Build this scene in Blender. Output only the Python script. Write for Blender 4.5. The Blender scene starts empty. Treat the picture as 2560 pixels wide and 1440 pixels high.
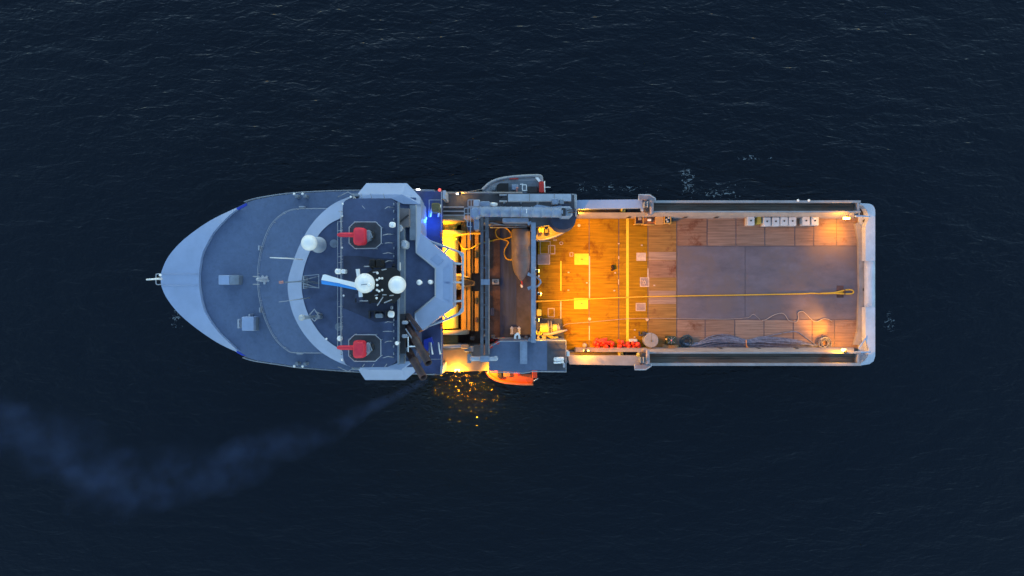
import bpy, math, random
from mathutils import Vector, Matrix
random.seed(7)
C = bpy.context.scene
COL = C.collection
# ------------------------------------------------------------------ camera, sky, sun, exposure
CAM_H = 110.0
FOV = 65.0
cam = bpy.data.cameras.new('camera')
cam.sensor_fit = 'HORIZONTAL'
cam.angle = math.radians(FOV)
cam.clip_start = 1.0
cam.clip_end = 6000
camo = bpy.data.objects.new('camera', cam)
camo.location = (0, 0, CAM_H)
COL.objects.link(camo)
C.camera = camo
W = bpy.data.worlds.new('World')
C.world = W
W.use_nodes = True
nt = W.node_tree
bg = nt.nodes['Background']
sky = nt.nodes.new('ShaderNodeTexSky')
sky.sky_type = 'NISHITA'
sky.sun_disc = False
sky.sun_elevation = math.radians(6.0)
sky.sun_rotation = math.radians(0)
sky.air_density = 1.0
sky.dust_density = 0.0
sky.ozone_density = 1.5
nt.links.new(sky.outputs[0], bg.inputs[0])
bg.inputs[1].default_value = 0.09
sl = bpy.data.lights.new('sun', 'SUN')
sl.energy = 0.06
sl.angle = math.radians(70)
sl.color = (0.80, 0.88, 1.0)
so = bpy.data.objects.new('sun', sl)
so.rotation_euler = (math.radians(90 - 6), 0, math.radians(180))   # shines from +Y, low
COL.objects.link(so)
C.view_settings.view_transform = 'Standard'
C.view_settings.look = 'None'
C.view_settings.gamma = 1
C.view_settings.exposure = 2.8
C.cycles.volume_step_rate = 2.0
C.cycles.volume_max_steps = 64
C.cycles.use_denoising = True
C.cycles.max_bounces = 6
C.cycles.sample_clamp_indirect = 4.0

# ------------------------------------------------------------------ helpers
PXW = 2560.0
def S(z):
    return PXW / (2 * math.tan(math.radians(FOV / 2)) * (CAM_H - z))
def P(px, py, z):
    s = S(z)
    return Vector(((px - 1280) / s, (720 - py) / s, z))
def PP(pts, z):
    return [P(x, y, z) for x, y in pts]

MATS = {}
def nodes(m):
    m.use_nodes = True
    return m.node_tree, m.node_tree.nodes['Principled BSDF']
def paint(name, col, rough=0.55, var=0.12, scale=0.8, metal=0.0, streak=None, col2=None, thr=0.62):
    """painted / bare surface: base colour with soft mottling and optional wear of a second colour"""
    if name in MATS: return MATS[name]
    m = bpy.data.materials.new(name)
    t, b = nodes(m)
    L = t.links
    geo = t.nodes.new('ShaderNodeNewGeometry')
    mp = t.nodes.new('ShaderNodeMapping')
    L.new(geo.outputs['Position'], mp.inputs[0])
    if streak: mp.inputs['Scale'].default_value = streak
    n1 = t.nodes.new('ShaderNodeTexNoise'); n1.inputs['Scale'].default_value = scale; n1.inputs['Detail'].default_value = 6
    n1.inputs['Roughness'].default_value = 0.65
    L.new(mp.outputs[0], n1.inputs['Vector'])
    r = t.nodes.new('ShaderNodeMapRange')
    r.inputs[1].default_value = 0.3; r.inputs[2].default_value = 0.7
    r.inputs[3].default_value = 1 - var * 1.6; r.inputs[4].default_value = 1 + var * 1.6
    L.new(n1.outputs['Fac'], r.inputs[0])
    mul = t.nodes.new('ShaderNodeVectorMath'); mul.operation = 'SCALE'
    mul.inputs[0].default_value = col[:3]
    L.new(r.outputs[0], mul.inputs['Scale'])
    out = mul.outputs[0]
    if col2:
        n2 = t.nodes.new('ShaderNodeTexNoise'); n2.inputs['Scale'].default_value = scale * 0.5; n2.inputs['Detail'].default_value = 8
        n2.inputs['Roughness'].default_value = 0.7
        L.new(geo.outputs['Position'], n2.inputs['Vector'])
        r2 = t.nodes.new('ShaderNodeMapRange')
        r2.inputs[1].default_value = thr - 0.06; r2.inputs[2].default_value = thr + 0.08
        L.new(n2.outputs['Fac'], r2.inputs[0])
        mx = t.nodes.new('ShaderNodeMix'); mx.data_type = 'RGBA'
        L.new(r2.outputs[0], mx.inputs[0])
        L.new(out, mx.inputs[6]); mx.inputs[7].default_value = (*col2[:3], 1)
        out = mx.outputs[2]
    L.new(out, b.inputs['Base Color'])
    b.inputs['Roughness'].default_value = rough
    b.inputs['Metallic'].default_value = metal
    if 'plank' in name: b.inputs['Specular IOR Level'].default_value = 0.15
    MATS[name] = m
    return m
def emit(name, col, strength):
    m = bpy.data.materials.new(name)
    t, b = nodes(m)
    b.inputs['Base Color'].default_value = (*col, 1)
    b.inputs['Emission Color'].default_value = (*col, 1)
    b.inputs['Emission Strength'].default_value = strength
    return m

class MB:
    def __init__(s):
        s.v = []; s.f = []; s.sm = []
    def add(s, vs, fs, smooth=False):
        o = len(s.v)
        s.v += [Vector(v) for v in vs]
        s.f += [[i + o for i in f] for f in fs]
        s.sm += [smooth] * len(fs)
        return s
    def prism(s, top, bot, cap_bottom=True):
        n = len(top)
        # make orientation counter-clockwise
        a = sum(top[i][0] * top[(i + 1) % n][1] - top[(i + 1) % n][0] * top[i][1] for i in range(n))
        if a < 0:
            top = top[::-1]; bot = bot[::-1]
        fs = [list(range(n))]
        if cap_bottom: fs.append([n + i for i in range(n)][::-1])
        for i in range(n):
            j = (i + 1) % n
            fs.append([i, n + i, n + j, j])
        return s.add(list(top) + list(bot), fs)
    def poly(s, pts, zt, zb):
        """pixel outline, read at height zt, straight sides down to zb"""
        t = PP(pts, zt)
        return s.prism(t, [Vector((p.x, p.y, zb)) for p in t])
    def box(s, x0, y0, x1, y1, zb, zt):
        return s.poly([(x0, y1), (x1, y1), (x1, y0), (x0, y0)], zt, zb)
    def bevbox(s, x0, y0, x1, y1, zb, zt, c=0.08):
        a = P(x0, y1, zt); b = P(x1, y0, zt)
        return s.wbevbox(a.x, a.y, b.x, b.y, zb, zt, c)
    def wbox(s, x0, y0, x1, y1, zb, zt):
        t = [Vector((x0, y0, zt)), Vector((x1, y0, zt)), Vector((x1, y1, zt)), Vector((x0, y1, zt))]
        return s.prism(t, [Vector((p.x, p.y, zb)) for p in t])
    def wbevbox(s, x0, y0, x1, y1, zb, zt, c=0.08):
        def ring(i, z):
            k = c
            return [Vector(p) for p in ((x0 + k + i, y0 + i, z), (x1 - k - i, y0 + i, z), (x1 - i, y0 + k + i, z), (x1 - i, y1 - k - i, z),
                    (x1 - k - i, y1 - i, z), (x0 + k + i, y1 - i, z), (x0 + i, y1 - k - i, z), (x0 + i, y0 + k + i, z))]
        r = [ring(0, zb), ring(0, zt - c), ring(c * 0.7, zt)]
        vs = sum(r, []); fs = []
        for q in range(2):
            for i in range(8):
                j = (i + 1) % 8
                fs.append([q * 8 + i, q * 8 + j, q * 8 + 8 + j, q * 8 + 8 + i])
        fs.append([16 + i for i in range(8)]); fs.append([i for i in range(8)][::-1])
        return s.add(vs, fs)
    def cyl(s, p0, p1, r0, r1=None, n=16, caps=True, smooth=True):
        r1 = r0 if r1 is None else r1
        p0 = Vector(p0); p1 = Vector(p1)
        d = (p1 - p0).normalized()
        u = d.orthogonal().normalized(); w = d.cross(u)
        vs = []
        for p, r in ((p0, r0), (p1, r1)):
            for i in range(n):
                a = 2 * math.pi * i / n
                vs.append(p + u * math.cos(a) * r + w * math.sin(a) * r)
        s.add(vs, [[i, (i + 1) % n, n + (i + 1) % n, n + i] for i in range(n)], smooth)
        if caps:
            s.add(vs[:n], [list(range(n))[::-1]]); s.add(vs[n:], [list(range(n))])
        return s
    def lathe(s, p0, axis, prof, n=20, smooth=True):
        """prof: list of (distance along axis, radius)"""
        p0 = Vector(p0); d = Vector(axis).normalized()
        u = d.orthogonal().normalized(); w = d.cross(u)
        vs = []
        for h, r in prof:
            for i in range(n):
                a = 2 * math.pi * i / n
                vs.append(p0 + d * h + u * math.cos(a) * max(r, 1e-4) + w * math.sin(a) * max(r, 1e-4))
        fs = []
        for k in range(len(prof) - 1):
            for i in range(n):
                j = (i + 1) % n
                fs.append([k * n + i, k * n + j, (k + 1) * n + j, (k + 1) * n + i])
        s.add(vs, fs, smooth)
        s.add(vs[:n], [list(range(n))[::-1]]); s.add(vs[-n:], [list(range(n))])
        return s
    def sphere(s, c, r, nu=20, nv=12, sc=(1, 1, 1)):
        c = Vector(c)
        prof = []
        vs = [c + Vector((0, 0, -r * sc[2]))]
        for k in range(1, nv):
            a = -math.pi / 2 + math.pi * k / nv
            for i in range(nu):
                b = 2 * math.pi * i / nu
                vs.append(c + Vector((r * sc[0] * math.cos(a) * math.cos(b), r * sc[1] * math.cos(a) * math.sin(b), r * sc[2] * math.sin(a))))
        vs.append(c + Vector((0, 0, r * sc[2])))
        fs = []
        for i in range(nu):
            fs.append([0, 1 + (i + 1) % nu, 1 + i])
            fs.append([len(vs) - 1, 1 + (nv - 2) * nu + i, 1 + (nv - 2) * nu + (i + 1) % nu])
        for k in range(nv - 2):
            for i in range(nu):
                j = (i + 1) % nu
                fs.append([1 + k * nu + i, 1 + k * nu + j, 1 + (k + 1) * nu + j, 1 + (k + 1) * nu + i])
        return s.add(vs, fs, True)
    def tube(s, pts, r, n=6, closed=False):
        pts = [Vector(p) for p in pts]
        m = len(pts)
        vs = []; fs = []
        prev = None
        for k in range(m):
            if closed: d = pts[(k + 1) % m] - pts[k - 1]
            else: d = pts[min(k + 1, m - 1)] - pts[max(k - 1, 0)]
            d.normalize()
            if prev is None: u = d.orthogonal().normalized()
            else:
                u = prev - d * prev.dot(d)
                u = u.normalized() if u.length > 1e-5 else d.orthogonal().normalized()
            prev = u; w = d.cross(u)
            rr = r[k] if isinstance(r, (list, tuple)) else r
            for i in range(n):
                a = 2 * math.pi * i / n
                vs.append(pts[k] + u * math.cos(a) * rr + w * math.sin(a) * rr)
        for k in range(m if closed else m - 1):
            k2 = (k + 1) % m
            for i in range(n):
                j = (i + 1) % n
                fs.append([k * n + i, k * n + j, k2 * n + j, k2 * n + i])
        if not closed:
            fs.append(list(range(n))[::-1]); fs.append([(m - 1) * n + i for i in range(n)])
        return s.add(vs, fs, True)
    def ptube(s, pts, r, n=6, closed=False):
        return s.tube([P(*p) for p in pts], r, n, closed)
    def pcyl(s, a, b, r0, r1=None, n=14):
        return s.cyl(P(*a), P(*b), r0, r1, n)
    def bar(s, p0, p1, w, h):
        """rectangular bar between two points, w across (horizontal), h tall"""
        p0 = Vector(p0); p1 = Vector(p1)
        d = (p1 - p0).normalized()
        side = d.cross(Vector((0, 0, 1)))
        side = side.normalized() if side.length > 1e-4 else Vector((1, 0, 0))
        up = side.cross(d)
        vs = []
        for p in (p0, p1):
            for a, b in ((-1, -1), (1, -1), (1, 1), (-1, 1)):
                vs.append(p + side * a * w / 2 + up * b * h / 2)
        return s.add(vs, [[0, 1, 2, 3], [7, 6, 5, 4], [0, 4, 5, 1], [1, 5, 6, 2], [2, 6, 7, 3], [3, 7, 4, 0]])
    def pbar(s, a, b, w, h):
        return s.bar(P(*a), P(*b), w, h)

def world_loc(o):
    v = Vector((0, 0, 0))
    while o:
        v += o.location; o = o.parent
    return v
def obj(name, mb, mat, parent=None, label=None):
    me = bpy.data.meshes.new(name)
    off = world_loc(parent) if parent else Vector((0, 0, 0))
    o = bpy.data.objects.new(name, me)
    if parent is None:
        cx = [v.x for v in mb.v]; cy = [v.y for v in mb.v]; cz = [v.z for v in mb.v]
        off = Vector(((min(cx) + max(cx)) / 2, (min(cy) + max(cy)) / 2, min(cz)))
        o.location = off
    me.from_pydata([v - off for v in mb.v], [], mb.f)
    me.polygons.foreach_set('use_smooth', mb.sm)
    me.materials.append(mat)
    me.update()
    COL.objects.link(o)
    if parent: o.parent = parent
    if label: o['label'] = label
    return o
def thing(name, loc, label, cat, group=None):
    o = bpy.data.objects.new(name, None)
    o.empty_display_size = 0.3
    o.location = loc
    COL.objects.link(o)
    return tag(o, label, cat, group)
def tag(o, label, cat, group=None):
    o['label'] = label; o['category'] = cat
    if group: o['group'] = group
    return o
def copy_tree(o, parent=None):
    c = o.copy(); COL.objects.link(c)
    if parent: c.parent = parent
    for ch in list(o.children): copy_tree(ch, c)
    return c
def smoothpts(pts, k=6, closed=False):
    """Catmull-Rom through the points (any dimension)"""
    out = []; n = len(pts)
    for i in range(n if closed else n - 1):
        g = (lambda q: pts[q % n]) if closed else (lambda q: pts[max(0, min(n - 1, q))])
        p0, p1, p2, p3 = g(i - 1), g(i), g(i + 1), g(i + 2)
        for t in range(k):
            u = t / k
            out.append(tuple(0.5 * (2 * b + (c - a) * u + (2 * a - 5 * b + 4 * c - d) * u * u + (-a + 3 * b - 3 * c + d) * u ** 3)
                             for a, b, c, d in zip(p0, p1, p2, p3)))
    if not closed: out.append(tuple(pts[-1]))
    return out
def lamp(name, loc, target, energy, col, angle=110, rad=0.12, blend=0.6):
    l = bpy.data.lights.new(name, 'SPOT')
    l.energy = energy; l.color = col; l.spot_size = math.radians(angle); l.spot_blend = blend; l.shadow_soft_size = rad
    o = bpy.data.objects.new(name, l)
    o.location = loc
    d = Vector(target) - Vector(loc)
    o.rotation_euler = d.to_track_quat('-Z', 'Y').to_euler()
    COL.objects.link(o)
    return o
def plamp(name, loc, energy, col, rad=0.1):
    l = bpy.data.lights.new(name, 'POINT')
    l.energy = energy; l.color = col; l.shadow_soft_size = rad
    o = bpy.data.objects.new(name, l); o.location = loc
    COL.objects.link(o)
    return o

# ------------------------------------------------------------------ materials
PALE = paint('pale_blue_grey_paint', (0.295, 0.375, 0.56), 0.5, 0.05, 0.5)
PALE2 = paint('pale_grey_paint', (0.42, 0.46, 0.54), 0.5, 0.10, 0.9, col2=(0.25, 0.22, 0.20), thr=0.70)
DECKB = paint('blue_deck_paint', (0.118, 0.165, 0.275), 0.75, 0.09, 2.2, col2=(0.095, 0.135, 0.235), thr=0.58)
DECKD = paint('dark_blue_deck_paint', (0.062, 0.088, 0.175), 0.7, 0.2, 0.5)
NAVY = paint('navy_deck_paint', (0.034, 0.044, 0.085), 0.7, 0.25, 0.6)
BOATD = paint('boat_deck_paint', (0.055, 0.075, 0.19), 0.7, 0.2, 0.5)
GREYD = paint('grey_deck_paint', (0.062, 0.066, 0.082), 0.7, 0.25, 0.7)
MIDG = paint('mid_grey_paint', (0.20, 0.24, 0.30), 0.55, 0.15, 1.0)
CRANEP = paint('crane_blue_grey_paint', (0.225, 0.28, 0.39), 0.5, 0.14, 1.2)
WHITE = paint('white_gloss_paint', (0.92, 0.91, 0.90), 0.35, 0.03, 1.0)
RAILM = paint('rail_paint', (0.34, 0.37, 0.43), 0.5, 0.05)
BLACK = paint('soot_black', (0.010, 0.010, 0.013), 0.8, 0.3, 1.0)
DARKM = paint('dark_machinery', (0.035, 0.033, 0.038), 0.6, 0.3, 1.2)
RED = paint('red_cover_cloth', (0.72, 0.025, 0.055), 0.6, 0.1, 1.5)
REDB = paint('red_paint', (0.55, 0.03, 0.02), 0.45, 0.1, 1.5)
RUST = paint('heat_stained_steel', (0.060, 0.034, 0.034), 0.55, 0.35, 0.9, col2=(0.16, 0.055, 0.035), thr=0.62)
BLUEP = paint('blue_tarpaulin', (0.02, 0.05, 0.45), 0.6, 0.15, 1.0)
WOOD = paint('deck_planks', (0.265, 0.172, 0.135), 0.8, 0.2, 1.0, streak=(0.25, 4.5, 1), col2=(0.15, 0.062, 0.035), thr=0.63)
WOODF = paint('lamp_orange_deck_planks', (0.27, 0.145, 0.006), 0.8, 0.25, 1.0, streak=(0.25, 4.5, 1), col2=(0.14, 0.055, 0.004), thr=0.60)  # front planks: sodium lamp orange put into the wood colour
WOODL = paint('pale_new_planks', (0.30, 0.205, 0.165), 0.8, 0.2, 1.0, streak=(0.25, 4.5, 1), col2=(0.18, 0.085, 0.05), thr=0.66)
WOODR = paint('reddish_planks', (0.25, 0.145, 0.105), 0.8, 0.22, 1.0, streak=(0.28, 4.2, 1), col2=(0.14, 0.05, 0.03), thr=0.58)
WOODM = paint('half_lamp_orange_planks', (0.265, 0.152, 0.055), 0.8, 0.22, 1.0, streak=(0.25, 4.5, 1), col2=(0.15, 0.06, 0.03), thr=0.62)  # step between front and rear wood, part of the lamp orange in its colour
WOODD = paint('shade_dark_winch_planks', (0.115, 0.072, 0.060), 0.8, 0.25, 0.9, streak=(1.0, 1.0, 1))  # same deck wood, darkened in colour for the shade in the winch bay
STEELP = paint('grey_deck_plate', (0.138, 0.117, 0.145), 0.6, 0.16, 0.6, streak=(0.5, 1, 1), col2=(0.15, 0.115, 0.12), thr=0.52)
SEAM = paint('steel_flat_bar', (0.145, 0.115, 0.13), 0.6, 0.15)
CHAN = paint('rail_channel_dirt', (0.16, 0.13, 0.105), 0.75, 0.35, 0.6, streak=(0.25, 2, 1), col2=(0.17, 0.08, 0.045), thr=0.58)
RAILG = paint('cargo_rail_grey', (0.27, 0.28, 0.31), 0.55, 0.12, 0.8, col2=(0.2, 0.13, 0.1), thr=0.66)
PORT = paint('portal_grey', (0.115, 0.12, 0.145), 0.6, 0.2, 1.2)
BULW = paint('bulwark_paint', (0.29, 0.26, 0.26), 0.55, 0.12, 0.7, col2=(0.20, 0.12, 0.09), thr=0.68)
STERN = paint('stern_pale_paint', (0.47, 0.51, 0.61), 0.5, 0.10, 0.6, col2=(0.22, 0.20, 0.22), thr=0.70)
YELP = paint('yellow_line_paint', (0.75, 0.52, 0.03), 0.6, 0.08, 2.0)
MARK = paint('pale_line_paint', (0.48, 0.38, 0.34), 0.6, 0.15, 2.0)
YELO = paint('yellow_drum_paint', (0.62, 0.52, 0.10), 0.45, 0.12, 1.5)
OLIVE = paint('olive_rope_lay', (0.15, 0.125, 0.055), 0.8, 0.2, 2.0, streak=(1, 6, 1))
BEAM = paint('winch_beam_paint', (0.24, 0.21, 0.17), 0.5, 0.12, 1.0)
OCHRE = paint('ochre_beam_paint', (0.21, 0.125, 0.03), 0.55, 0.12, 1.0)
ROPEY = paint('yellow_rope_fibre', (0.66, 0.40, 0.035), 0.75, 0.1, 6.0)
WIRE = paint('grey_wire', (0.16, 0.18, 0.27), 0.5, 0.3, 3.0)
WIRET = paint('dark_teal_wire', (0.035, 0.07, 0.10), 0.5, 0.3, 3.0)
THINW = paint('thin_pale_wire', (0.45, 0.36, 0.33), 0.6, 0.1, 3.0)
BUOY = paint('orange_red_buoy', (0.72, 0.045, 0.02), 0.45, 0.12, 2.0)
ORANGE = paint('rescue_orange', (0.75, 0.13, 0.015), 0.4, 0.08, 1.5)
GREYB = paint('grey_boat_tube', (0.30, 0.31, 0.34), 0.5, 0.12, 1.5)
BOATI = paint('boat_inside_grey', (0.16, 0.19, 0.23), 0.6, 0.12, 1.5)
CARD = paint('timber_pallet', (0.42, 0.26, 0.13), 0.8, 0.15, 2.0, streak=(0.5, 5, 1))
GREEN = paint('dark_green_crate', (0.025, 0.045, 0.032), 0.6, 0.25, 3.0)
TANKW = paint('white_plastic_tank', (0.60, 0.63, 0.68), 0.45, 0.08, 1.2)
FLOATM = paint('weathered_float_paint', (0.165, 0.150, 0.160), 0.55, 0.15, 0.8, col2=(0.24, 0.11, 0.05), thr=0.66)
SODIUM = emit('sodium_lamp_lens', (1.0, 0.50, 0.05), 9)
WHITEL = emit('white_lamp_lens', (1.0, 0.95, 0.9), 0.6)
BLUEL = emit('blue_lamp_lens', (0.05, 0.2, 1.0), 1.5)
REDL = emit('red_lamp_lens', (1.0, 0.10, 0.08), 0.2)
ORA = (1.0, 0.38, 0.006)
LK = 1 / 6.5      # lamp powers are written for exposure 0

# ------------------------------------------------------------------ sea
def make_sea():
    m = bpy.data.materials.new('sea_water')
    t, b = nodes(m); L = t.links; N = t.nodes
    b.inputs['Roughness'].default_value = 0.03
    b.inputs['IOR'].default_value = 1.33
    geo = N.new('ShaderNodeNewGeometry')
    def noise(scale, rot, st, det, dist=0.0):
        mp = N.new('ShaderNodeMapping'); mp.inputs['Rotation'].default_value = (0, 0, math.radians(rot)); mp.inputs['Scale'].default_value = st
        L.new(geo.outputs['Position'], mp.inputs[0])
        n = N.new('ShaderNodeTexNoise'); n.inputs['Scale'].default_value = scale; n.inputs['Detail'].default_value = det
        n.inputs['Roughness'].default_value = 0.6; n.inputs['Distortion'].default_value = dist
        L.new(mp.outputs[0], n.inputs['Vector'])
        return n.outputs['Fac']
    def math_(op, a, bb=None, cc=None):
        k = N.new('ShaderNodeMath'); k.operation = op
        for i, x in enumerate((a, bb, cc)):
            if x is None: continue
            if isinstance(x, (int, float)): k.inputs[i].default_value = x
            else: L.new(x, k.inputs[i])
        return k.outputs[0]
    big = noise(0.16, 12, (0.55, 1.3, 1), 1.5, 0.6)
    mid = noise(0.72, -10, (0.45, 1.3, 1), 2.0, 0.9)
    fine = noise(2.2, 8, (0.6, 1.2, 1), 1.5, 0.3)
    h = math_('ADD', math_('MULTIPLY', big, 1.0), math_('MULTIPLY', mid, 0.36))
    h = math_('ADD', h, math_('MULTIPLY', fine, 0.12))
    # open water to the north is ruffled by the wind, the lee side is calmer
    sp0 = N.new('ShaderNodeSeparateXYZ'); L.new(geo.outputs['Position'], sp0.inputs[0])
    lee = N.new('ShaderNodeMapRange'); lee.inputs[1].default_value = -22; lee.inputs[2].default_value = 22
    lee.inputs[3].default_value = 0.60; lee.inputs[4].default_value = 1.12
    L.new(sp0.outputs[1], lee.inputs[0])
    gust = noise(0.028, 30, (0.7, 1.2, 1), 2)
    h = math_('MULTIPLY', h, math_('MULTIPLY', lee.outputs[0], math_('ADD', math_('MULTIPLY', gust, 1.4), 0.3)))
    # confused chop thrown back from the hull by the side lamp
    cc_ = P(1165, 950, 0)
    qx = math_('DIVIDE', math_('SUBTRACT', sp0.outputs[0], cc_.x), 15.0); qy = math_('DIVIDE', math_('SUBTRACT', sp0.outputs[1], cc_.y), 10.0)
    ch = math_('MAXIMUM', math_('SUBTRACT', 1.0, math_('ADD', math_('MULTIPLY', qx, qx), math_('MULTIPLY', qy, qy))), 0.0)
    chop = noise(1.9, 25, (0.75, 1.1, 1), 1.0, 0.4)
    h = math_('ADD', h, math_('MULTIPLY', chop, math_('MULTIPLY', math_('POWER', ch, 0.6), 0.42)))
    bp = N.new('ShaderNodeBump'); bp.inputs['Strength'].default_value = 1.0; bp.inputs['Distance'].default_value = 0.55
    L.new(h, bp.inputs['Height'])
    L.new(bp.outputs[0], b.inputs['Normal'])
    # wash foam off the hull, and pale flecks painting sky glints on the crests
    sep = N.new('ShaderNodeSeparateXYZ'); L.new(geo.outputs['Position'], sep.inputs[0])
    def blob(px, py, rx, ry):
        c = P(px, py, 0)
        dx = math_('DIVIDE', math_('SUBTRACT', sep.outputs[0], c.x), rx)
        dy = math_('DIVIDE', math_('SUBTRACT', sep.outputs[1], c.y), ry)
        d = math_('ADD', math_('MULTIPLY', dx, dx), math_('MULTIPLY', dy, dy))
        return math_('MAXIMUM', math_('SUBTRACT', 1.0, d), 0.0)
    wash = None
    for a in ((1722, 452, 1.9, 3.2), (1722, 478, 1.8, 1.8), (1715, 440, 3.0, 2.0), (1460, 470, 1.6, 1.5), (440, 800, 1.6, 2.4), (1800, 480, 6, 2.0), (2225, 810, 1.4, 3.5),
              (1890, 395, 4.5, 0.7), (1560, 470, 9, 1.3)):
        k = blob(*a)
        wash = k if wash is None else math_('MAXIMUM', wash, k)
    fn = noise(1.5, 5, (0.8, 1.3, 1), 7, 1.6)
    fb = noise(0.9, 6, (0.45, 1.8, 1), 4, 0.5)
    fm = noise(0.05, 0, (1, 1, 1), 2)
    up = N.new('ShaderNodeMapRange'); up.inputs[1].default_value = 8; up.inputs[2].default_value = 30
    up.inputs[3].default_value = 0.0; up.inputs[4].default_value = 0.055
    L.new(sep.outputs[1], up.inputs[0])
    thr = math_('SUBTRACT', 0.815, math_('MULTIPLY', wash, 0.27))
    f1 = math_('MULTIPLY', math_('MAXIMUM', math_('SUBTRACT', fn, thr), 0), 9)
    thr2 = math_('SUBTRACT', math_('SUBTRACT', 0.79, up.outputs[0]), math_('MULTIPLY', math_('SUBTRACT', fm, 0.5), 0.10))
    f2 = math_('MULTIPLY', math_('MAXIMUM', math_('SUBTRACT', fb, thr2), 0), 5)  # sky glints put into the colour, more of them to the north
    fo = math_('MINIMUM', math_('ADD', f1, f2), 0.55)
    mx = N.new('ShaderNodeMix'); mx.data_type = 'RGBA'
    L.new(fo, mx.inputs[0])
    mx.inputs[6].default_value = (0.0018, 0.0052, 0.0115, 1); mx.inputs[7].default_value = (0.34, 0.40, 0.44, 1)
    L.new(mx.outputs[2], b.inputs['Base Color'])
    mb = MB()
    mb.add([(-2500, -2500, 0), (2500, -2500, 0), (2500, 2500, 0), (-2500, 2500, 0)], [[0, 1, 2, 3]])
    o = obj('sea', mb, m)
    o['kind'] = 'structure'
make_sea()

# ------------------------------------------------------------------ the ship
ship = thing('supply_ship', (0, 0.7, 0), 'long blue-grey offshore supply ship with timber-planked orange-lit aft deck, seen from above on dark sea', 'ship')
def part(name, mb, mat, parent=None, label=None):
    return obj(name, mb, mat, parent or ship, label)

ZF = 12.0
top_edge = [(402, 690), (404, 678), (421, 641), (460, 598), (525, 551.5), (591, 519.4), (617, 506.5), (645, 497.7), (690, 490), (737, 484), (814, 479.7), (880, 478), (960, 476.5), (1040, 476.5), (1088, 477.5)]
bot_edge = [(402, 710), (403, 714), (414, 741), (438, 774), (468, 803), (510, 835), (550, 860.5), (591, 880), (613, 892), (642, 901), (699, 909.5), (753, 917.5), (850, 925), (895, 928), (960, 931), (1040, 933), (1088, 934.5)]
te = smoothpts(top_edge, 3); be = smoothpts(bot_edge, 3)
loopF = te[::-1] + be
mb = MB()
tp = PP(loopF, ZF - 0.05)
xa = tp[0].x
def flare(p, k, kx, z):
    return Vector((xa + (p.x - xa) * kx, 0.75 + (p.y - 0.75) * k, z))
r1 = [flare(p, 0.965, 0.975, 8.0) for p in tp]; r2 = [flare(p, 0.90, 0.93, 3.0) for p in tp]; r3 = [flare(p, 0.86, 0.90, -2.0) for p in tp]
mb.prism(tp, r1, False); mb.prism(r1, r2, False); mb.prism(r2, r3)
# aft and mid body
mb.wbox(xa - 0.02, -9.75, P(2150, 720, 5).x, 11.05, -2, 4.9)
part('hull', mb, MIDG)

# foredeck plate
inner = [(597, 521), (587, 527), (570, 541), (534.5, 579), (519.7, 605), (505, 635), (497.5, 680), (497, 705), (498, 720), (507, 766), (522.5, 799), (549.5, 835), (575, 859), (597, 880)]
inn = smoothpts(inner, 3)
mb = MB(); mb.poly([(x, y) for x, y in loopF], ZF, ZF - 0.3)
part('foredeck', mb, DECKB)
# bow cap: raised whaleback over the stem
mb = MB()
capouter = [p for p in te if p[0] <= 597][::-1]; capouter = capouter + [p for p in be if p[0] <= 597]
tpo = PP(capouter, ZF + 0.35)
tpi = PP(inn, ZF + 0.75)
n = 40
def resample(pts, n):
    d = [0]
    for i in range(1, len(pts)): d.append(d[-1] + (pts[i] - pts[i - 1]).length)
    out = []
    for k in range(n):
        t = d[-1] * k / (n - 1); i = 1
        while i < len(d) - 1 and d[i] < t: i += 1
        u = (t - d[i - 1]) / max(1e-6, d[i] - d[i - 1])
        out.append(pts[i - 1].lerp(pts[i], max(0, min(1, u))))
    return out
ro = resample(tpo, n); ri = resample(tpi, n)
vs = ro + ri + [Vector((p.x, p.y, ZF + 0.05)) for p in ri] + [Vector((p.x, p.y, ZF + 0.05)) for p in ro]
fs = []
for i in range(n - 1):
    fs.append([i, i + 1, n + i + 1, n + i])
    fs.append([n + i, n + i + 1, 2 * n + i + 1, 2 * n + i])
    fs.append([i + 1, i, 3 * n + i, 3 * n + i + 1])
fs.append([0, n, 2 * n, 3 * n]); fs.append([n - 1, 4 * n - 1, 3 * n - 1, 2 * n - 1])
mb.add(vs[:2 * n], [f for k_, f in enumerate(fs[:-2]) if k_ % 3 == 0], True)
mb.add(vs, [f for k_, f in enumerate(fs) if k_ % 3 or k_ >= len(fs) - 2], False)
part('bow_cap', mb, PALE)
mb = MB()
mb.ptube([(405, 685, 12.4), (440, 685, 12.6), (496, 685, 12.8)], 0.03); part('cap_seam', mb, PALE)
mb = MB(); mb.ptube([(405, 713, 12.4), (440, 713, 12.6), (496, 713, 12.8)], 0.03); part('cap_seam', mb, PALE)
# bow staff and pulpit
mb = MB(); mb.ptube([(366, 699, 15.5), (395, 697, 14.2), (404, 697, 13.4)], [0.09, 0.12, 0.16]); part('jackstaff', mb, WHITE)
mb = MB(); mb.ptube(smoothpts([(403, 685, 13.6), (392, 685, 13.8), (390, 690, 13.8), (390, 706, 13.8), (392, 711, 13.8), (403, 711, 13.6)], 3), 0.06); part('bow_pulpit', mb, RAILM)
mb = MB(); mb.sphere(P(400.5, 688, 13.7), 0.17, 10, 6); part('bow_light', mb, WHITE)
# blue curtain at the cap corners
mb = MB(); mb.poly([(590, 521), (615, 508), (617, 513), (595, 525)], 12.9, 12.6); part('blue_mat', mb, BLUEP)
mb = MB(); mb.poly([(592, 877), (613, 890), (603, 888), (591, 881)], 12.9, 12.6); part('blue_mat', mb, BLUEP)

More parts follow.
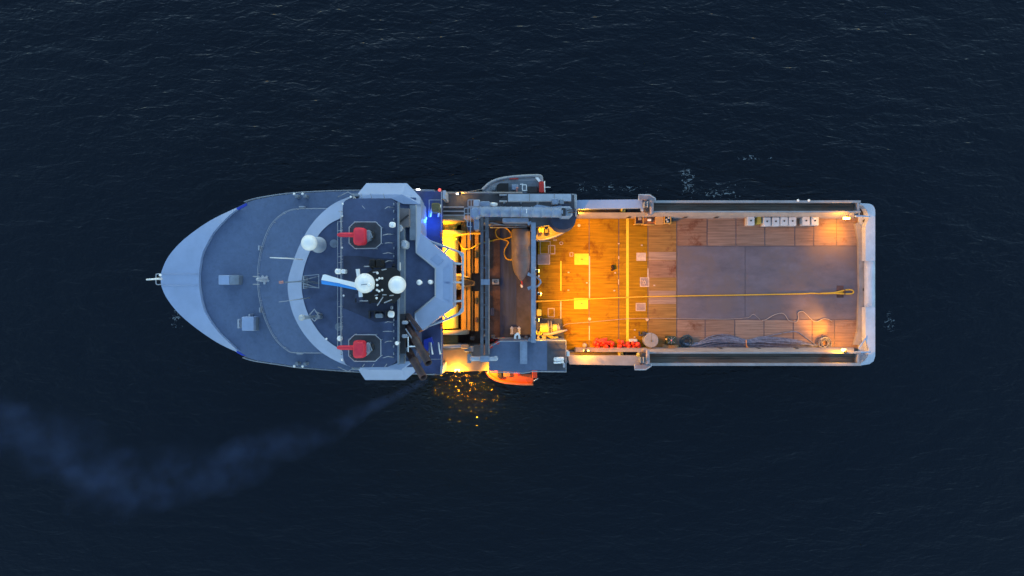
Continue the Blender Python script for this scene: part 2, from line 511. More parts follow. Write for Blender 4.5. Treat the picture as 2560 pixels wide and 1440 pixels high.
def railing(pts, z, h=1.05, r=0.035, step=1.6, name='railing', mat=None, outward=None, mid=True):
    mb = MB()
    w = [P(x, y, z) for x, y in pts]
    up = Vector((0, 0, h))
    mb.tube([p + up for p in w], r, 5)
    if mid: mb.tube([p + up * 0.5 for p in w], r * 0.7, 4)
    d = [0]
    for i in range(1, len(w)): d.append(d[-1] + (w[i] - w[i - 1]).length)
    k = max(2, int(d[-1] / step) + 1)
    for q in resample(w, k):
        mb.cyl(q, q + up, r * 0.9, n=4, caps=False)
    return part(name, mb, mat or RAILM)
railing([p for p in te if p[0] >= 612], ZF)
railing([p for p in be if p[0] >= 612], ZF)

# second deck (curved front)
d2 = [(880, 523), (800, 523), (748, 524), (722, 530), (700, 545), (682, 565), (668, 595), (657, 632), (651, 670), (650, 700), (653, 735), (660, 770), (671, 803), (688, 838), (706, 860), (722, 873), (738, 880), (800, 881), (880, 881)]
d2s = smoothpts(d2, 3)
mb = MB(); mb.poly(d2s, 14.2, 12.02); part('upper_foredeck', mb, DECKB)
railing(d2s, 14.2, 1.0, 0.03)
# wheelhouse visor: sloping crescent
co = smoothpts([(893, 486), (868, 494), (836, 508), (805, 532), (778, 562), (755, 600), (737, 642), (722, 690), (719, 715), (722, 745), (731, 780), (747, 815), (770, 848), (800, 878), (835, 900), (868, 914), (893, 922)], 3)
ci = smoothpts([(880, 494), (872, 497), (860, 506), (857, 540), (826, 558), (802, 580), (786, 606), (768, 645), (757, 684), (754, 715), (757, 742), (766, 775), (780, 804), (804, 838), (832, 862), (857, 878), (862, 908), (880, 918)], 3)
ro = resample(PP(co, 19.0), 60); ri = resample(PP(ci, 20.1), 60)
mb = MB()
n = 60
vs = ro + ri + [Vector((p.x * 0.985, p.y * 0.985 + 0.01, 14.25)) for p in ro]
fs = []
for i in range(n - 1):
    fs.append([i, n + i, n + i + 1, i + 1]); fs.append([i, i + 1, 2 * n + i + 1, 2 * n + i])
mb.add(vs[:2 * n], fs[0::2], True); mb.add(vs, fs[1::2], False)
part('wheelhouse_visor', mb, PALE)
# wheelhouse roof (dark, inside the visor) and the body below
mb = MB(); mb.poly(ci + [(1040, 918), (1040, 494)], 20.0, 14.25); part('wheelhouse_roof', mb, DECKD)
# monkey island
mk = smoothpts([(857, 540), (857, 515), (862, 503), (875, 497), (900, 496), (965, 496), (980, 499), (990, 508), (995, 525)], 3) + smoothpts([(995, 540), (995, 880), (994, 895), (986, 907), (968, 917), (940, 918), (885, 918), (868, 912), (859, 900), (857, 880)], 3)
mb = MB(); mb.poly(mk, 22.5, 20.02); part('bridge_top_deck', mb, DECKD)
mb = MB(); mb.poly([(858.5, 640), (900, 640), (940, 645), (994, 648), (994, 800), (940, 806), (905, 790), (858.5, 770)], 22.53, 22.4); part('sooty_deck_mat', mb, NAVY)
railing([(857, 530), (857, 885)], 22.5, 1.0, 0.04)
railing([(849, 555), (849, 872)], 20.0, 1.0, 0.035, mid=False)
mb = MB(); mb.box(993.5, 505, 997, 912, 22.5, 23.3); part('deck_coaming', mb, MIDG)
mb = MB(); mb.box(998, 520, 1010, 910, 20.02, 21.6); part('cable_trunk', mb, MIDG)
# bridge wings, folded plates
def wing(name, outer, fold, roofz, lab):
    mb = MB()
    top = [P(*p) for p in outer]
    mb.prism(top, [Vector((p.x, p.y, 16.5)) for p in top])
    return part(name, mb, PALE, None, lab)
mb = MB()
A = P(893, 486, 20.0); B = P(916, 458, 19.0); Cc = P(1017, 458, 19.0); D = P(1051, 493, 19.2); E = P(1051, 511, 20.26); F = P(1008, 510, 20.12); G = P(978, 496, 20.15); H = P(897, 496, 20.15); I = P(925, 486, 20.06); J = P(1005, 486, 20.06)
vs = [A, B, Cc, D, E, F, G, H, I, J]
low = [Vector((v.x, v.y * 0.97, 15.5)) for v in (A, B, Cc, D, E)]
mb.add(vs + low, [[7, 0, 8], [0, 1, 8], [1, 2, 9, 8], [2, 3, 9], [3, 4, 9], [4, 5, 9], [5, 6, 9], [6, 7, 8, 9], [0, 10, 11, 1], [1, 11, 12, 2], [2, 12, 13, 3], [3, 13, 14, 4]])
part('bridge_wing', mb, PALE)
mb = MB()
A = P(893, 920, 20.0); B = P(913, 950, 19.0); Cc = P(1014, 950, 19.0); D = P(1037, 930, 19.2); E = P(1030, 903, 20.12); F = P(1005, 903, 20.14); G = P(968, 917.5, 20.15); H = P(897, 918.5, 20.15); I = P(925, 925, 20.06); J = P(1003, 925, 20.06)
vs = [A, B, Cc, D, E, F, G, H, I, J]
low = [Vector((v.x, v.y * 0.97, 15.5)) for v in (A, B, Cc, D, E)]
mb.add(vs + low, [[8, 0, 7], [8, 1, 0], [8, 9, 2, 1], [9, 3, 2], [9, 4, 3], [9, 5, 4], [9, 6, 5], [9, 8, 7, 6], [1, 11, 10, 0], [2, 12, 11, 1], [3, 13, 12, 2], [4, 14, 13, 3]])
part('bridge_wing', mb, PALE)
# aft wheelhouse: dark flat roof and pale octagonal visor
mb = MB(); mb.poly([(1010, 520), (1040, 520), (1040, 632), (1088, 672), (1088, 740), (1037, 782), (1037, 900), (1010, 900)], 20.018, 14); part('aft_wheelhouse_roof', mb, DECKD)
mb = MB()
io = [(1040, 512), (1040, 632), (1088, 671), (1088, 741), (1037, 783), (1037, 805)]
oo = [(1052, 505), (1053, 584), (1132, 653), (1132, 768), (1078, 808), (1053, 829)]
ti = PP(io, 20.2); to = PP(oo, 19.7); bo = [Vector((p.x, p.y, 14)) for p in to]
vs = ti + to + bo; fs = []
for i in range(5):
    fs.append([i, 6 + i, 7 + i, 1 + i]); fs.append([6 + i, 12 + i, 13 + i, 7 + i])
mb.add(vs, fs); part('aft_visor', mb, PALE)
mb = MB(); mb.ptube([(1040, 512, 20.4), (1040, 632, 20.4), (1088, 671, 20.4), (1088, 741, 20.4), (1037, 783, 20.4)], 0.10, 5); part('roof_edge_bar', mb, RAILM)
mb = MB(); mb.poly([(1075, 648), (1092, 634), (1108, 648), (1096, 664)], 20.1, 19.7); part('visor_panel', mb, PALE)
mb = MB(); mb.poly([(1100, 673), (1126, 667), (1126, 704), (1100, 704)], 19.98, 19.6); part('visor_panel', mb, PALE)
mb = MB(); mb.poly([(1100, 709), (1126, 709), (1126, 752), (1100, 742)], 19.98, 19.6); part('visor_panel', mb, PALE)
# tubular guard aft of the wheelhouse
mb = MB(); mb.ptube([(1066, 600, 18.5), (1112, 617, 18.5), (1157, 633, 18.5), (1157, 778, 18.5), (1150, 783, 18.5), (1112, 800, 18.5), (1068, 816, 18.5)], 0.15, 8); part('guard_tube', mb, PALE2)
for a, b in (((1112, 632), (1120, 620)), ((1130, 658), (1156, 660)), ((1096, 706), (1156, 706)), ((1130, 754), (1156, 752)), ((1104, 780), (1115, 795))):
    mb = MB(); mb.ptube([(*a, 18.9), (*b, 18.5)], 0.12, 6); part('guard_strut', mb, PALE2)
mb = MB(); mb.poly([(1144, 629), (1157, 634), (1157, 648)], 18.6, 18.45); part('guard_gusset', mb, PALE2)
mb = MB(); mb.poly([(1157, 764), (1157, 778), (1144, 784)], 18.6, 18.45); part('guard_gusset', mb, PALE2)
# boat deck behind the wheelhouse
mb = MB(); mb.poly([(1003, 478), (1106, 479), (1106, 934), (1003, 934)], 13.0, 12.05); part('boat_deck', mb, BOATD)
railing([(1052, 479), (1105, 480), (1105, 600)], 13.0)
railing([(1105, 815), (1105, 934), (1050, 934)], 13.0)
mb = MB(); mb.box(1106.5, 476, 1114, 497, 8, 13.4); part('corner_post', mb, PALE2)
mb = MB(); mb.box(1101, 915, 1107, 934, 8, 13.4); part('corner_post', mb, PALE2)
# lockers / raft cradles on the boat deck
for yy, s in ((500, 1), (898, -1)):
    mb = MB(); mb.ptube([(1073, yy + s * 43, 14), (1073, yy, 14), (1103, yy, 14), (1103, yy + s * 43, 14)], 0.07, 5); part('raft_cradle', mb, RAILM)
    for xx in (1079, 1098):
        mb = MB(); mb.ptube([(xx + 3, yy + s * 12, 14.2), (xx, yy + s * 25, 14.2), (xx - 2, yy + s * 42, 14.0)], 0.10, 5); part('cradle_rail', mb, WHITE)
mb = MB(); mb.bevbox(1078, 507, 1100, 532, 13.0, 14.6, 0.15)
tag(obj('stowage_box', mb, OLIVE), 'olive canvas-covered box in a pale frame on the blue boat deck behind the wheelhouse', 'box')
mb = MB(); mb.poly([(1059, 850), (1078, 843), (1082, 858), (1066, 880), (1060, 872)], 14.0, 13.0)
tag(obj('tarpaulin_cover', mb, BLUEP), 'bright blue tarpaulin on the boat deck beside the exhaust pipes', 'tarpaulin')
mb = MB(); mb.bevbox(1055, 563, 1063, 583, 13, 14.6, 0.1); part('deck_locker', mb, NAVY)
for q in ((1101, 587), (1101, 816)):
    mb = MB(); mb.cyl(P(q[0], q[1], 13.2), P(q[0] + 5, q[1], 13.2), 0.38, n=14)
    tag(obj('lifebuoy', mb, REDB), 'red lifebuoy on the boat deck rail ' + ('above the yellow-lit winch drum' if q[1] < 700 else 'beside the exhaust pipes'), 'lifebuoy', 'lifebuoys on the boat deck rail')
mb = MB(); mb.tube([P(1053 + 12 * math.cos(a), 524 + 12 * math.sin(a), 13.9) for a in [-1.3 + 0.26 * k for k in range(12)]], 0.06, 5); part('hoop_rail', mb, RAILM)
mb = MB(); mb.sphere(P(1063, 546, 14.2), 0.22, 10, 6); bl = part('blue_deck_light', mb, BLUEL)
plamp('blue_deck_lamp', P(1069, 552, 14.6), 35, (0.02, 0.13, 1.0), 0.2)

# grey locker on the roof (brown-grey panel with strut)
mb = MB(); mb.box(997, 521, 1022, 566, 20.02, 22.0); part('roof_locker', mb, paint('brown_grey_panel', (0.18, 0.16, 0.17), 0.6, 0.1))
mb = MB(); mb.pbar((1000, 555, 22.2), (1022, 537, 22.2), 0.2, 0.15); part('locker_strut', mb, DARKM)
mb = MB(); mb.box(1024, 513, 1039, 600, 20.03, 20.6); part('roof_panel', mb, MIDG)
mb = MB(); mb.bevbox(1001, 600, 1018, 621, 20.02, 22.2, 0.2); part('vent_box', mb, PALE2)
mb = MB(); mb.lathe(P(1004, 573, 20.02), (0, 0, 1), [(0, 0.28), (1.6, 0.28), (1.9, 0.45), (2.2, 0.3)], 14); part('mushroom_vent', mb, PALE2)

# ------------------------------------------------------------------ mast, funnels
mb = MB()
for x, y in ((925, 662), (985, 662), (925, 756), (985, 756), (955, 662), (955, 756)):
    mb.cyl(P(x, y, 22.4), P(x, y, 26), 0.16, n=8)
for a, b in (((925, 662), (985, 756)), ((985, 662), (925, 756))):
    mb.ptube([(*a, 23), (*b, 26)], 0.08)
mb.poly([(905, 690), (932, 674), (985, 668), (1000, 680), (1001, 742), (985, 758), (930, 757), (905, 742)], 26.2, 25.9)
mast = part('mast', mb, BLACK)
for x, y in ((929, 656), (946, 656)):
    mb = MB(); mb.wbevbox(P(x - 6, y, 25).x, P(x, y + 12, 25).y, P(x + 8, y, 25).x, P(x, y - 8, 25).y, 22.5, 25, 0.1); part('funnel_top', mb, BLACK)
mb = MB()
for k in range(5):
    mb.box(921 + k * 14, 779, 924 + k * 14, 796, 22.5, 23.2)
mb.box(919, 777, 982, 779, 22.5, 23.0)
part('vent_row', mb, DARKM)
mb = MB(); mb.bevbox(938, 784, 956, 795, 22.54, 23.4, 0.1); part('machinery_box', mb, MIDG)
for q in ((946, 683, 26.6), (951, 696, 26.6), (945, 700, 26.6), (946, 713, 26.7), (945, 725, 26.6), (950, 728, 26.6), (944, 745, 26.6), (957, 696, 26.4), (957, 725, 26.4)):
    mb = MB(); mb.lathe(P(q[0], q[1], 26.1), (0, 0, 1), [(0, 0.07), (q[2] - 26.1, 0.07), (q[2] - 26.05, 0.12), (q[2] - 25.95, 0.13), (q[2] - 25.9, 0.06)], 8); part('mast_light', mb, WHITE, mast)
# crossing antenna rods on the mast sides
for a, b in (((932, 681), (945, 680)), ((954, 675), (966, 673)), ((910, 666), (923, 666)), ((943, 764), (958, 742)), ((960, 757), (980, 749)), ((937, 739), (945, 737)), ((956, 737), (966, 737)), ((974, 739), (984, 738)), ((899, 752), (920, 752))):
    mb = MB(); mb.ptube([(*a, 26.8), (*b, 26.6)], 0.06, 5); part('antenna_rod', mb, RAILM, mast)

# exhaust pipes leaning aft
def exhaust(a, b, r, lab=None):
    mb = MB()
    p0 = P(*a); p1 = P(*b); d = (p1 - p0).normalized(); L = (p1 - p0).length
    mb.lathe(p0, d, [(0, r), (L * 0.45, r), (L * 0.46, r * 1.12), (L * 0.5, r * 1.12), (L * 0.51, r), (L, r), (L, r * 0.86), (L - 0.6, r * 0.84)], 18)
    o = part('exhaust_pipe', mb, RUST, None, lab)
    return o
exhaust((1012, 800, 20.5), (1071, 908, 25.2), 0.42)
exhaust((1018, 840, 20.4), (1068, 890, 21.6), 0.38)
exhaust((1012, 862, 20.4), (1059, 944, 23.8), 0.42)
mb = MB(); mb.pbar((1020, 786, 21.5), (1052, 828, 22.0), 0.35, 1.0); part('exhaust_casing', mb, RUST)
mb = MB(); mb.pbar((1014, 822, 22.5), (1044, 866, 23.0), 0.12, 0.12); part('casing_rail', mb, RAILM)
mb = MB(); mb.box(1000, 785, 1013, 884, 20.04, 21.9); part('exhaust_casing', mb, DARKM)
mb = MB(); mb.poly([(1000, 872), (1020, 868), (1026, 885), (1000, 892)], 21.5, 20.04); part('exhaust_bracket', mb, MIDG)
for y, in ((806,), (840,)):
    mb = MB(); mb.bevbox(1004, y - 4, 1019, y + 5, 20.04, 22.4, 0.1); part('exhaust_flange', mb, PALE2)
mb = MB(); mb.pbar((1020.5, 842, 23.5), (1020.5, 880, 23.5), 0.09, 0.09); mb.pbar((1020.5, 866, 23.5), (1041, 866, 23.5), 0.13, 0.09); part('frame_antenna', mb, WHITE)

# satellite domes
def dome(name, c, r, base, ped, label, group='white radomes and satellite domes'):
    cz = P(*c); bz = Vector((cz.x, cz.y, base)) if not isinstance(base, tuple) else P(*base)
    t = thing(name, bz, label, 'satellite dome', group)
    mb = MB()
    mb.sphere(cz, r, 32, 18)
    obj('radome', mb, WHITE, t)
    mb = MB()
    foot = Vector((cz.x, cz.y, bz.z))
    mb.lathe(foot, (0, 0, 1), [(0, ped * 1.3), (0.2, ped * 1.3), (0.22, ped), (cz.z - r * 0.85 - foot.z, ped), (cz.z - r * 0.7 - foot.z, r * 0.7)], 18)
    obj('pedestal', mb, PALE2, t)
    return t
dome('satellite_dome', (912, 708, 29.0), 25.0 / S(29.0), 26.2, 0.35, 'largest white radome on the black mast, the one with a thin rod across it')
dome('satellite_dome', (993, 712, 27.6), 22.2 / S(27.6), 26.2, 0.4, 'big white radome just behind the mast, above the dark aft wheelhouse roof')
dome('satellite_dome', (773, 607, 24.2), 20.0 / S(24.2), 20.0, 0.7, 'white radome on a tall grey pedestal over the curved wheelhouse visor')
dome('satellite_dome', (849.5, 846, 23.0), 7.0 / S(23), 20.0, 0.15, 'small white ball radome next to the lower red fire monitor')
dome('satellite_dome', (992.5, 858, 24.0), 5.2 / S(24), 22.5, 0.12, 'small white ball radome beside the exhaust pipes')
dome('satellite_dome', (1048, 706, 22.0), 7.0 / S(22), 20.0, 0.15, 'small flat-looking white radome in the middle of the dark aft wheelhouse roof')
dome('satellite_dome', (1075, 705, 21.4), 5.6 / S(21.4), 20.0, 0.2, 'smallest whitish radome at the rear point of the dark aft roof')
mb = MB(); mb.ptube([(903, 712, 30.15), (926, 709.5, 30.2)], 0.05, 5); part('mast_top_rod', mb, MIDG, mast)
mb = MB(); mb.lathe(P(928, 712, 29.2), (0, 0, 1), [(0, 0.1), (0.9, 0.1), (0.95, 0.2), (1.15, 0.2), (1.25, 0.1)], 10); part('mast_light', mb, WHITE, mast)
# white canisters on the roof edges
def canister(a, b, r, label):
    t = thing('radome_canister', P(*a) - Vector((0, 0, r)), label, 'radome')
    p0 = P(*a); p1 = P(*b); d = (p1 - p0).normalized(); L = (p1 - p0).length
    mb = MB(); mb.lathe(p0, d, [(0, r * 0.55), (r * 0.25, r * 0.9), (r * 0.5, r), (L - r * 0.5, r), (L - r * 0.2, r * 0.9), (L, r * 0.5)], 16); obj('shell', mb, WHITE, t)
    mb = MB(); mb.cyl(p0.lerp(p1, 0.5) - Vector((0, 0, r)), p0.lerp(p1, 0.5) - Vector((0, 0, r + 0.5)), 0.1, n=8); obj('stand', mb, MIDG, t)
    return t
canister((838, 678, 23.5), (853, 679, 23.5), 0.30, 'white lying canister at the front edge of the bridge top deck, level with the radar')
canister((981, 555, 23.6), (981, 569, 23.6), 0.36, 'white upright-looking canister on the bridge top deck behind the upper red fire monitor')
canister((970, 785, 23.6), (986, 786, 23.6), 0.36, 'white lumpy canister on the bridge top deck near the exhaust pipes')
mb = MB(); mb.bevbox(852, 673, 863, 684, 22.5, 23.6, 0.1); part('floodlight', mb, WHITE)
mb = MB(); mb.bevbox(976, 765, 981, 774, 22.5, 23.4, 0.08); part('floodlight', mb, PALE2)
mb = MB(); mb.bevbox(996, 655, 1000, 676, 21.6, 22.2, 0.06); part('floodlight', mb, WHITE)

# radar scanners
t = thing('radar_scanner', P(893, 720, 26.2), 'long white radar scanner bar with blue lower face, pointing forward from the mast', 'radar')
def slab(pts, z0, z1):
    m_ = MB(); m_.poly(pts, z1, z0); return m_
obj('scanner_bar', slab([(807, 687), (812, 686), (850, 698), (905, 710), (935, 716), (933, 723), (888, 719), (848, 708), (803, 700)], 27.7, 28.1), WHITE, t)
obj('front_panel', slab([(803, 700.5), (848, 708.5), (888, 719.5), (930, 725), (925, 730), (886, 724), (845, 716), (804, 710)], 27.6, 28.0), paint('radar_blue_face', (0.06, 0.32, 0.80), 0.4, 0.05), t)
mb = MB(); mb.cyl(P(893, 716, 26.2), P(893, 716, 27.6), 0.22, n=12); obj('pivot', mb, MIDG, t)
t = thing('radar_scanner', P(899, 707, 26.2), 'shorter white radar scanner standing across the ship, half hidden under the largest radome', 'radar')
obj('scanner_bar', slab([(889, 673), (898, 672), (901, 705), (906, 742), (897, 743), (894, 707)], 27.1, 27.4), WHITE, t)
mb = MB(); mb.cyl(P(898, 708, 26.2), P(898, 708, 27.1), 0.2, n=12); obj('pivot', mb, MIDG, t)
mb = MB(); mb.bevbox(887, 735, 907, 757, 22.5, 23.2, 0.05); hb = part('roof_hatch', mb, NAVY)
mb = MB(); mb.box(888, 746, 891, 756, 23.2, 23.24); part('hatch_opening', mb, BLACK, hb)

# whip antennas, masts on the visor
def whip(pts, r, mat=None, name='whip_antenna'):
    m_ = MB(); m_.ptube(pts, r, 5); return part(name, m_, mat or RAILM)
whip([(756, 649, 20.2), (724, 646, 22.5), (675, 644, 25.5)], [0.10, 0.07, 0.04], WHITE)
whip([(775, 744, 20.2), (735, 750, 22.4), (697, 755, 24.5)], [0.08, 0.05, 0.03])
t = thing('boom_light', P(800, 702, 20), 'thin rusty-tipped boom standing out over the front visor', 'boom')
mb = MB(); mb.ptube([(798, 708, 20.3), (757, 703, 22.0), (712, 706, 24.0)], [0.12, 0.10, 0.08], 6); obj('boom_arm', mb, MIDG, t)
mb = MB(); mb.ptube([(798, 690, 20.3), (757, 701, 22.0)], 0.05, 5); obj('stay', mb, RAILM, t)
mb = MB(); mb.ptube([(798, 720, 20.3), (757, 708, 22.0)], 0.05, 5); obj('stay', mb, RAILM, t)
mb = MB(); mb.cyl(P(698, 706, 24.0), P(708, 705, 24.0), 0.15, n=10); obj('boom_tip', mb, paint('faded_red', (0.45, 0.2, 0.18), 0.6), t)
mb = MB(); mb.bevbox(757, 690, 760, 722, 20.1, 21.8, 0.03); mb.pbar((757, 690, 21.8), (797, 686, 21.8), 0.06, 0.06); mb.pbar((757, 716, 21.8), (797, 720, 21.8), 0.06, 0.06); mb.pbar((797, 686, 21.8), (797, 720, 21.8), 0.06, 0.06); part('boom_cage', mb, RAILM)
# small mast with grey ball on lattice (lower side)
t = thing('sensor_mast', P(795, 790, 20), 'grey ball sensor on a short lattice mast over the lower part of the front visor', 'sensor')
mb = MB(); mb.sphere(P(754, 794, 24.2), 0.34, 16, 10); obj('sensor_ball', mb, paint('grey_sensor', (0.45, 0.47, 0.5), 0.3), t)
mb = MB(); mb.ptube([(757, 794, 24.1), (775, 793, 22.6), (796, 790, 20.1)], [0.26, 0.18, 0.14], 8); obj('mast_arm', mb, MIDG, t)
mb = MB(); mb.ptube([(774, 787, 22.5), (786, 773, 22.5), (797, 790, 22)], 0.07, 5); mb.ptube([(778, 795, 22.5), (786, 803, 22.5), (800, 790, 22)], 0.07, 5); mb.ptube([(790, 780, 22.4), (806, 786, 20.1)], 0.07, 5); obj('lattice', mb, RAILM, t)
mb = MB(); mb.bevbox(786, 788, 800, 798, 20.05, 21.4, 0.1); obj('base_box', mb, MIDG, t)
# round pads
for c in ((835, 609), (848, 817)):
    mb = MB(); mb.cyl(P(c[0], c[1], 20.01), P(c[0], c[1], 20.12), 10.5 / S(20), n=28); part('round_pad', mb, MIDG)
# front mast on the second deck with star shaped base
mb = MB()
for k in range(5):
    a = 2 * math.pi * k / 5 + 0.9
    c = P(661, 699, 14.4); mb.bar(c, c + Vector((math.cos(a) * 0.55, math.sin(a) * 0.55, -0.1)), 0.22, 0.14)
mb.lathe(P(664, 699, 14.2), (0, 0, 1), [(0, 0.35), (1.6, 0.25), (3.0, 0.2), (3.2, 0.05)], 10)
tag(obj('forward_mast', mb, PALE2), 'pale star-footed light mast at the front of the upper foredeck', 'mast')
for a, b in (((633, 691), (648, 692)), ((633, 711), (648, 711))):
    mb = MB(); mb.ptube([(*a, 12.8), (*b, 14.6)], 0.07, 5); part('ladder_rail', mb, RAILM)
# deck boxes forward
t = thing('deck_house', P(572, 700, 12), 'long low pale box with a darker rear half on the centre of the foredeck', 'deck box')
mb = MB(); mb.bevbox(546, 688, 573, 711.5, 12.01, 13.5, 0.06); obj('front_half', mb, PALE, t)
mb = MB(); mb.bevbox(573.2, 688, 597, 711.5, 12.01, 13.4, 0.06); obj('rear_half', mb, MIDG, t)
t = thing('vent_house', P(620, 810, 12), 'square pale box with a side bar on the lower foredeck', 'deck box')
mb = MB(); mb.bevbox(604, 792, 634, 827, 12.01, 14.0, 0.08); obj('housing', mb, PALE, t)
mb = MB(); mb.bevbox(634.3, 793, 640, 827, 12.01, 13.2, 0.05); obj('side_step', mb, MIDG, t)
mb = MB(); mb.bevbox(593.5, 798, 597, 821, 12.01, 13.2, 0.05); obj('side_bar', mb, PALE2, t)
mb = MB(); mb.bevbox(621, 785, 625, 791.5, 12.01, 13.3, 0.04); obj('hinge', mb, PALE2, t)
# floodlight pairs at the rails
def flood_pair(x, y, s):
    mb = MB(); mb.sphere(P(x, y, 13.5), 0.16, 10, 6); a = part('rail_floodlight', mb, WHITE)
    mb = MB(); mb.bevbox(x + 1.5, y + s * 5 - 4, x + 9.5, y + s * 5 + 4, 12.01, 13.2, 0.05); obj('light_box', mb, MIDG, a)
for x, y, s in ((735.5, 485, 1.1), (756.5, 484.8, 1.1), (735.5, 915.5, -1.2), (756.5, 916, -1.2)):
    flood_pair(x, y, s)
for x, y in ((753, 517), (647, 620), (649, 775), (747, 884)):
    mb = MB(); mb.bevbox(x - 6 if y in (517, 884) else x - 2, y - 2 if y in (517, 884) else y - 6, x + 8 if y in (517, 884) else x + 2, y + 2 if y in (517, 884) else y + 6, 12.01, 12.7, 0.04); part('deck_bitt', mb, PALE2)
for x, y in ((877, 492), (857, 510), (855.5, 540), (855, 619), (859, 739), (816, 847), (855, 899), (855, 900)):
    mb = MB(); mb.sphere(P(x, y, 22.9), 0.12, 8, 6); part('edge_light', mb, WHITE)
# wing corner brackets with crossed whips
for y, s in ((492, 1), (917, -1)):
    mb = MB(); mb.bevbox(878, min(y, y - s * 8), 897, max(y, y - s * 8), 18.5, 20.6, 0.1); part('wing_bracket', mb, MIDG)
    whip([(885, y, 20.8), (912, y + s * 30, 23.0)], [0.08, 0.03])
    whip([(884, y, 20.8), (879, y + s * 24, 22.0)], [0.07, 0.03])
    whip([(886, y - s * 2, 20.6), (870, y - s * 12, 20.6), (845, y + s * 0, 18)], 0.04)
# short antennas along the rear and front edges of the top deck
for k, y in enumerate((519, 586, 607, 634, 653, 672, 806, 829, 853, 893)):
    whip([(985, y, 22.6), (970, y - 2 + (k % 3), 24.0), (962 - 5 * (k % 2), y + 3 - (k % 4), 24.6)], [0.05, 0.04, 0.03])
for y in (527, 553, 575, 640, 655, 765, 792, 816):
    whip([(857, y, 22.6), (846, y + 2, 23.4)], 0.035)
for x in (906, 930, 962):
    whip([(x, 497, 22.6), (x - 4, 484, 23.6)], 0.035); whip([(x, 917, 22.6), (x + 5, 910, 23.6)], 0.04)
for y in (510, 528, 548, 620, 640, 800, 812, 828, 846, 866, 884):
    mb = MB(); mb.bevbox(983, y - 3, 985, y + 3, 22.5, 23.0, 0.03); part('edge_light', mb, PALE2)

# fire monitors
def fire_monitor(cx, cy, label):
    base = P(cx + 12, cy, 22.5)
    t = thing('fire_monitor', base, label, 'fire monitor', 'covered fire monitors on the bridge top')
    mb = MB()
    # body: rounded cloth-covered block
    zc = 24.2; b = P(cx, cy, zc); hx = 15.5 / S(zc); hy = 22 / S(zc)
    prof = []
    rings = []
    for z, k in ((23.2, 0.92), (23.5, 1.0), (24.4, 1.0), (24.75, 0.92), (24.9, 0.7)):
        ring = []
        for i in range(24):
            a = 2 * math.pi * i / 24
            cs, sn = math.cos(a), math.sin(a)
            ex = 0.45
            ring.append(Vector((b.x + hx * k * math.copysign(abs(cs) ** ex, cs), b.y + hy * k * math.copysign(abs(sn) ** ex, sn) * (1 - 0.06 * cs), z)))
        rings.append(ring)
    vs = sum(rings, []); fs = []
    for q in range(4):
        for i in range(24):
            j = (i + 1) % 24
            fs.append([q * 24 + i, q * 24 + j, q * 24 + 24 + j, q * 24 + 24 + i])
    fs.append([96 + i for i in range(24)]); fs.append([i for i in range(24)][::-1])
    mb.add(vs, fs, True)
    cov = obj('body_cover', mb, RED, t)
    mb = MB()
    p0 = P(cx - 10, cy - 4, 24.3); p1 = P(cx - 57, cy - 4, 24.6)
    L = (p1 - p0).length
    mb.lathe(p0, p1 - p0, [(0, 0.27), (L * 0.35, 0.25), (L * 0.82, 0.24), (L * 0.93, 0.17), (L, 0.08)], 14)
    obj('barrel_cover', mb, RED, t)
    mb = MB(); mb.sphere(P(cx - 8, cy - 4, 24.62), 0.16, 10, 8, (1, 1.4, 0.5)); obj('cover_knot', mb, paint('dark_red_fold', (0.15, 0.01, 0.02), 0.8), t)
    mb = MB(); mb.lathe(base, (0, 0, 1), [(0, 0.75), (0.15, 0.75), (0.17, 0.45), (1.0, 0.42)], 16); obj('pedestal', mb, MIDG, t)
    mb = MB(); mb.bevbox(cx + 15, cy - 16, cx + 25, cy + 10, 22.7, 23.9, 0.1); mb.ptube([(cx + 18, cy + 8, 23.6), (cx + 30, cy + 2, 23.6), (cx + 24, cy - 12, 23.7)], 0.12, 6); obj('drive_gear', mb, MIDG, t)
    mb = MB(); mb.bevbox(cx + 26, cy - 12, cx + 34, cy + 6, 22.7, 23.5, 0.1); obj('gear_housing', mb, DARKM, t)
    # octagon guard belongs to the ship
    ox, oy = cx + 13, cy - 3
    oc = [(ox - 26, oy - 33), (ox + 26, oy - 33), (ox + 40, oy - 20), (ox + 40, oy + 20), (ox + 26, oy + 33), (ox - 26, oy + 33), (ox - 40, oy + 20), (ox - 40, oy - 20)]
    mb = MB(); mb.tube(PP(oc, 23.6), 0.06, 5, True); mb.tube(PP(oc, 23.1), 0.04, 4, True)
    for q in oc: mb.cyl(P(q[0], q[1], 23.6), Vector((P(q[0], q[1], 23.6).x, P(q[0], q[1], 23.6).y, 22.5)), 0.05, n=5)
    part('monitor_guard', mb, RAILM)
    mb = MB(); mb.poly(oc, 22.56, 22.45); part('monitor_platform', mb, GREYD)
fire_monitor(900, 591, 'red cloth-covered fire monitor nearer the top wing, aimed forward')
fire_monitor(899, 873, 'red cloth-covered fire monitor nearer the exhaust pipes, aimed forward')

# ------------------------------------------------------------------ midship: winch deck
mb = MB(); mb.box(1100, 545, 1345, 862, 4.5, 5.0); part('winch_deck', mb, WOODD)
mb = MB(); mb.box(1291.4, 553, 1328, 852, 5.0, 5.05); part('steel_strip', mb, paint('purple_grey_strip', (0.050, 0.047, 0.068), 0.7, 0.25, 0.9))
mb = MB(); mb.box(1250, 553, 1291, 852, 5.0, 5.06); part('steel_strip', mb, paint('dark_blue_strip', (0.026, 0.042, 0.10), 0.6, 0.3, 0.8, streak=(3, 0.2, 1)))
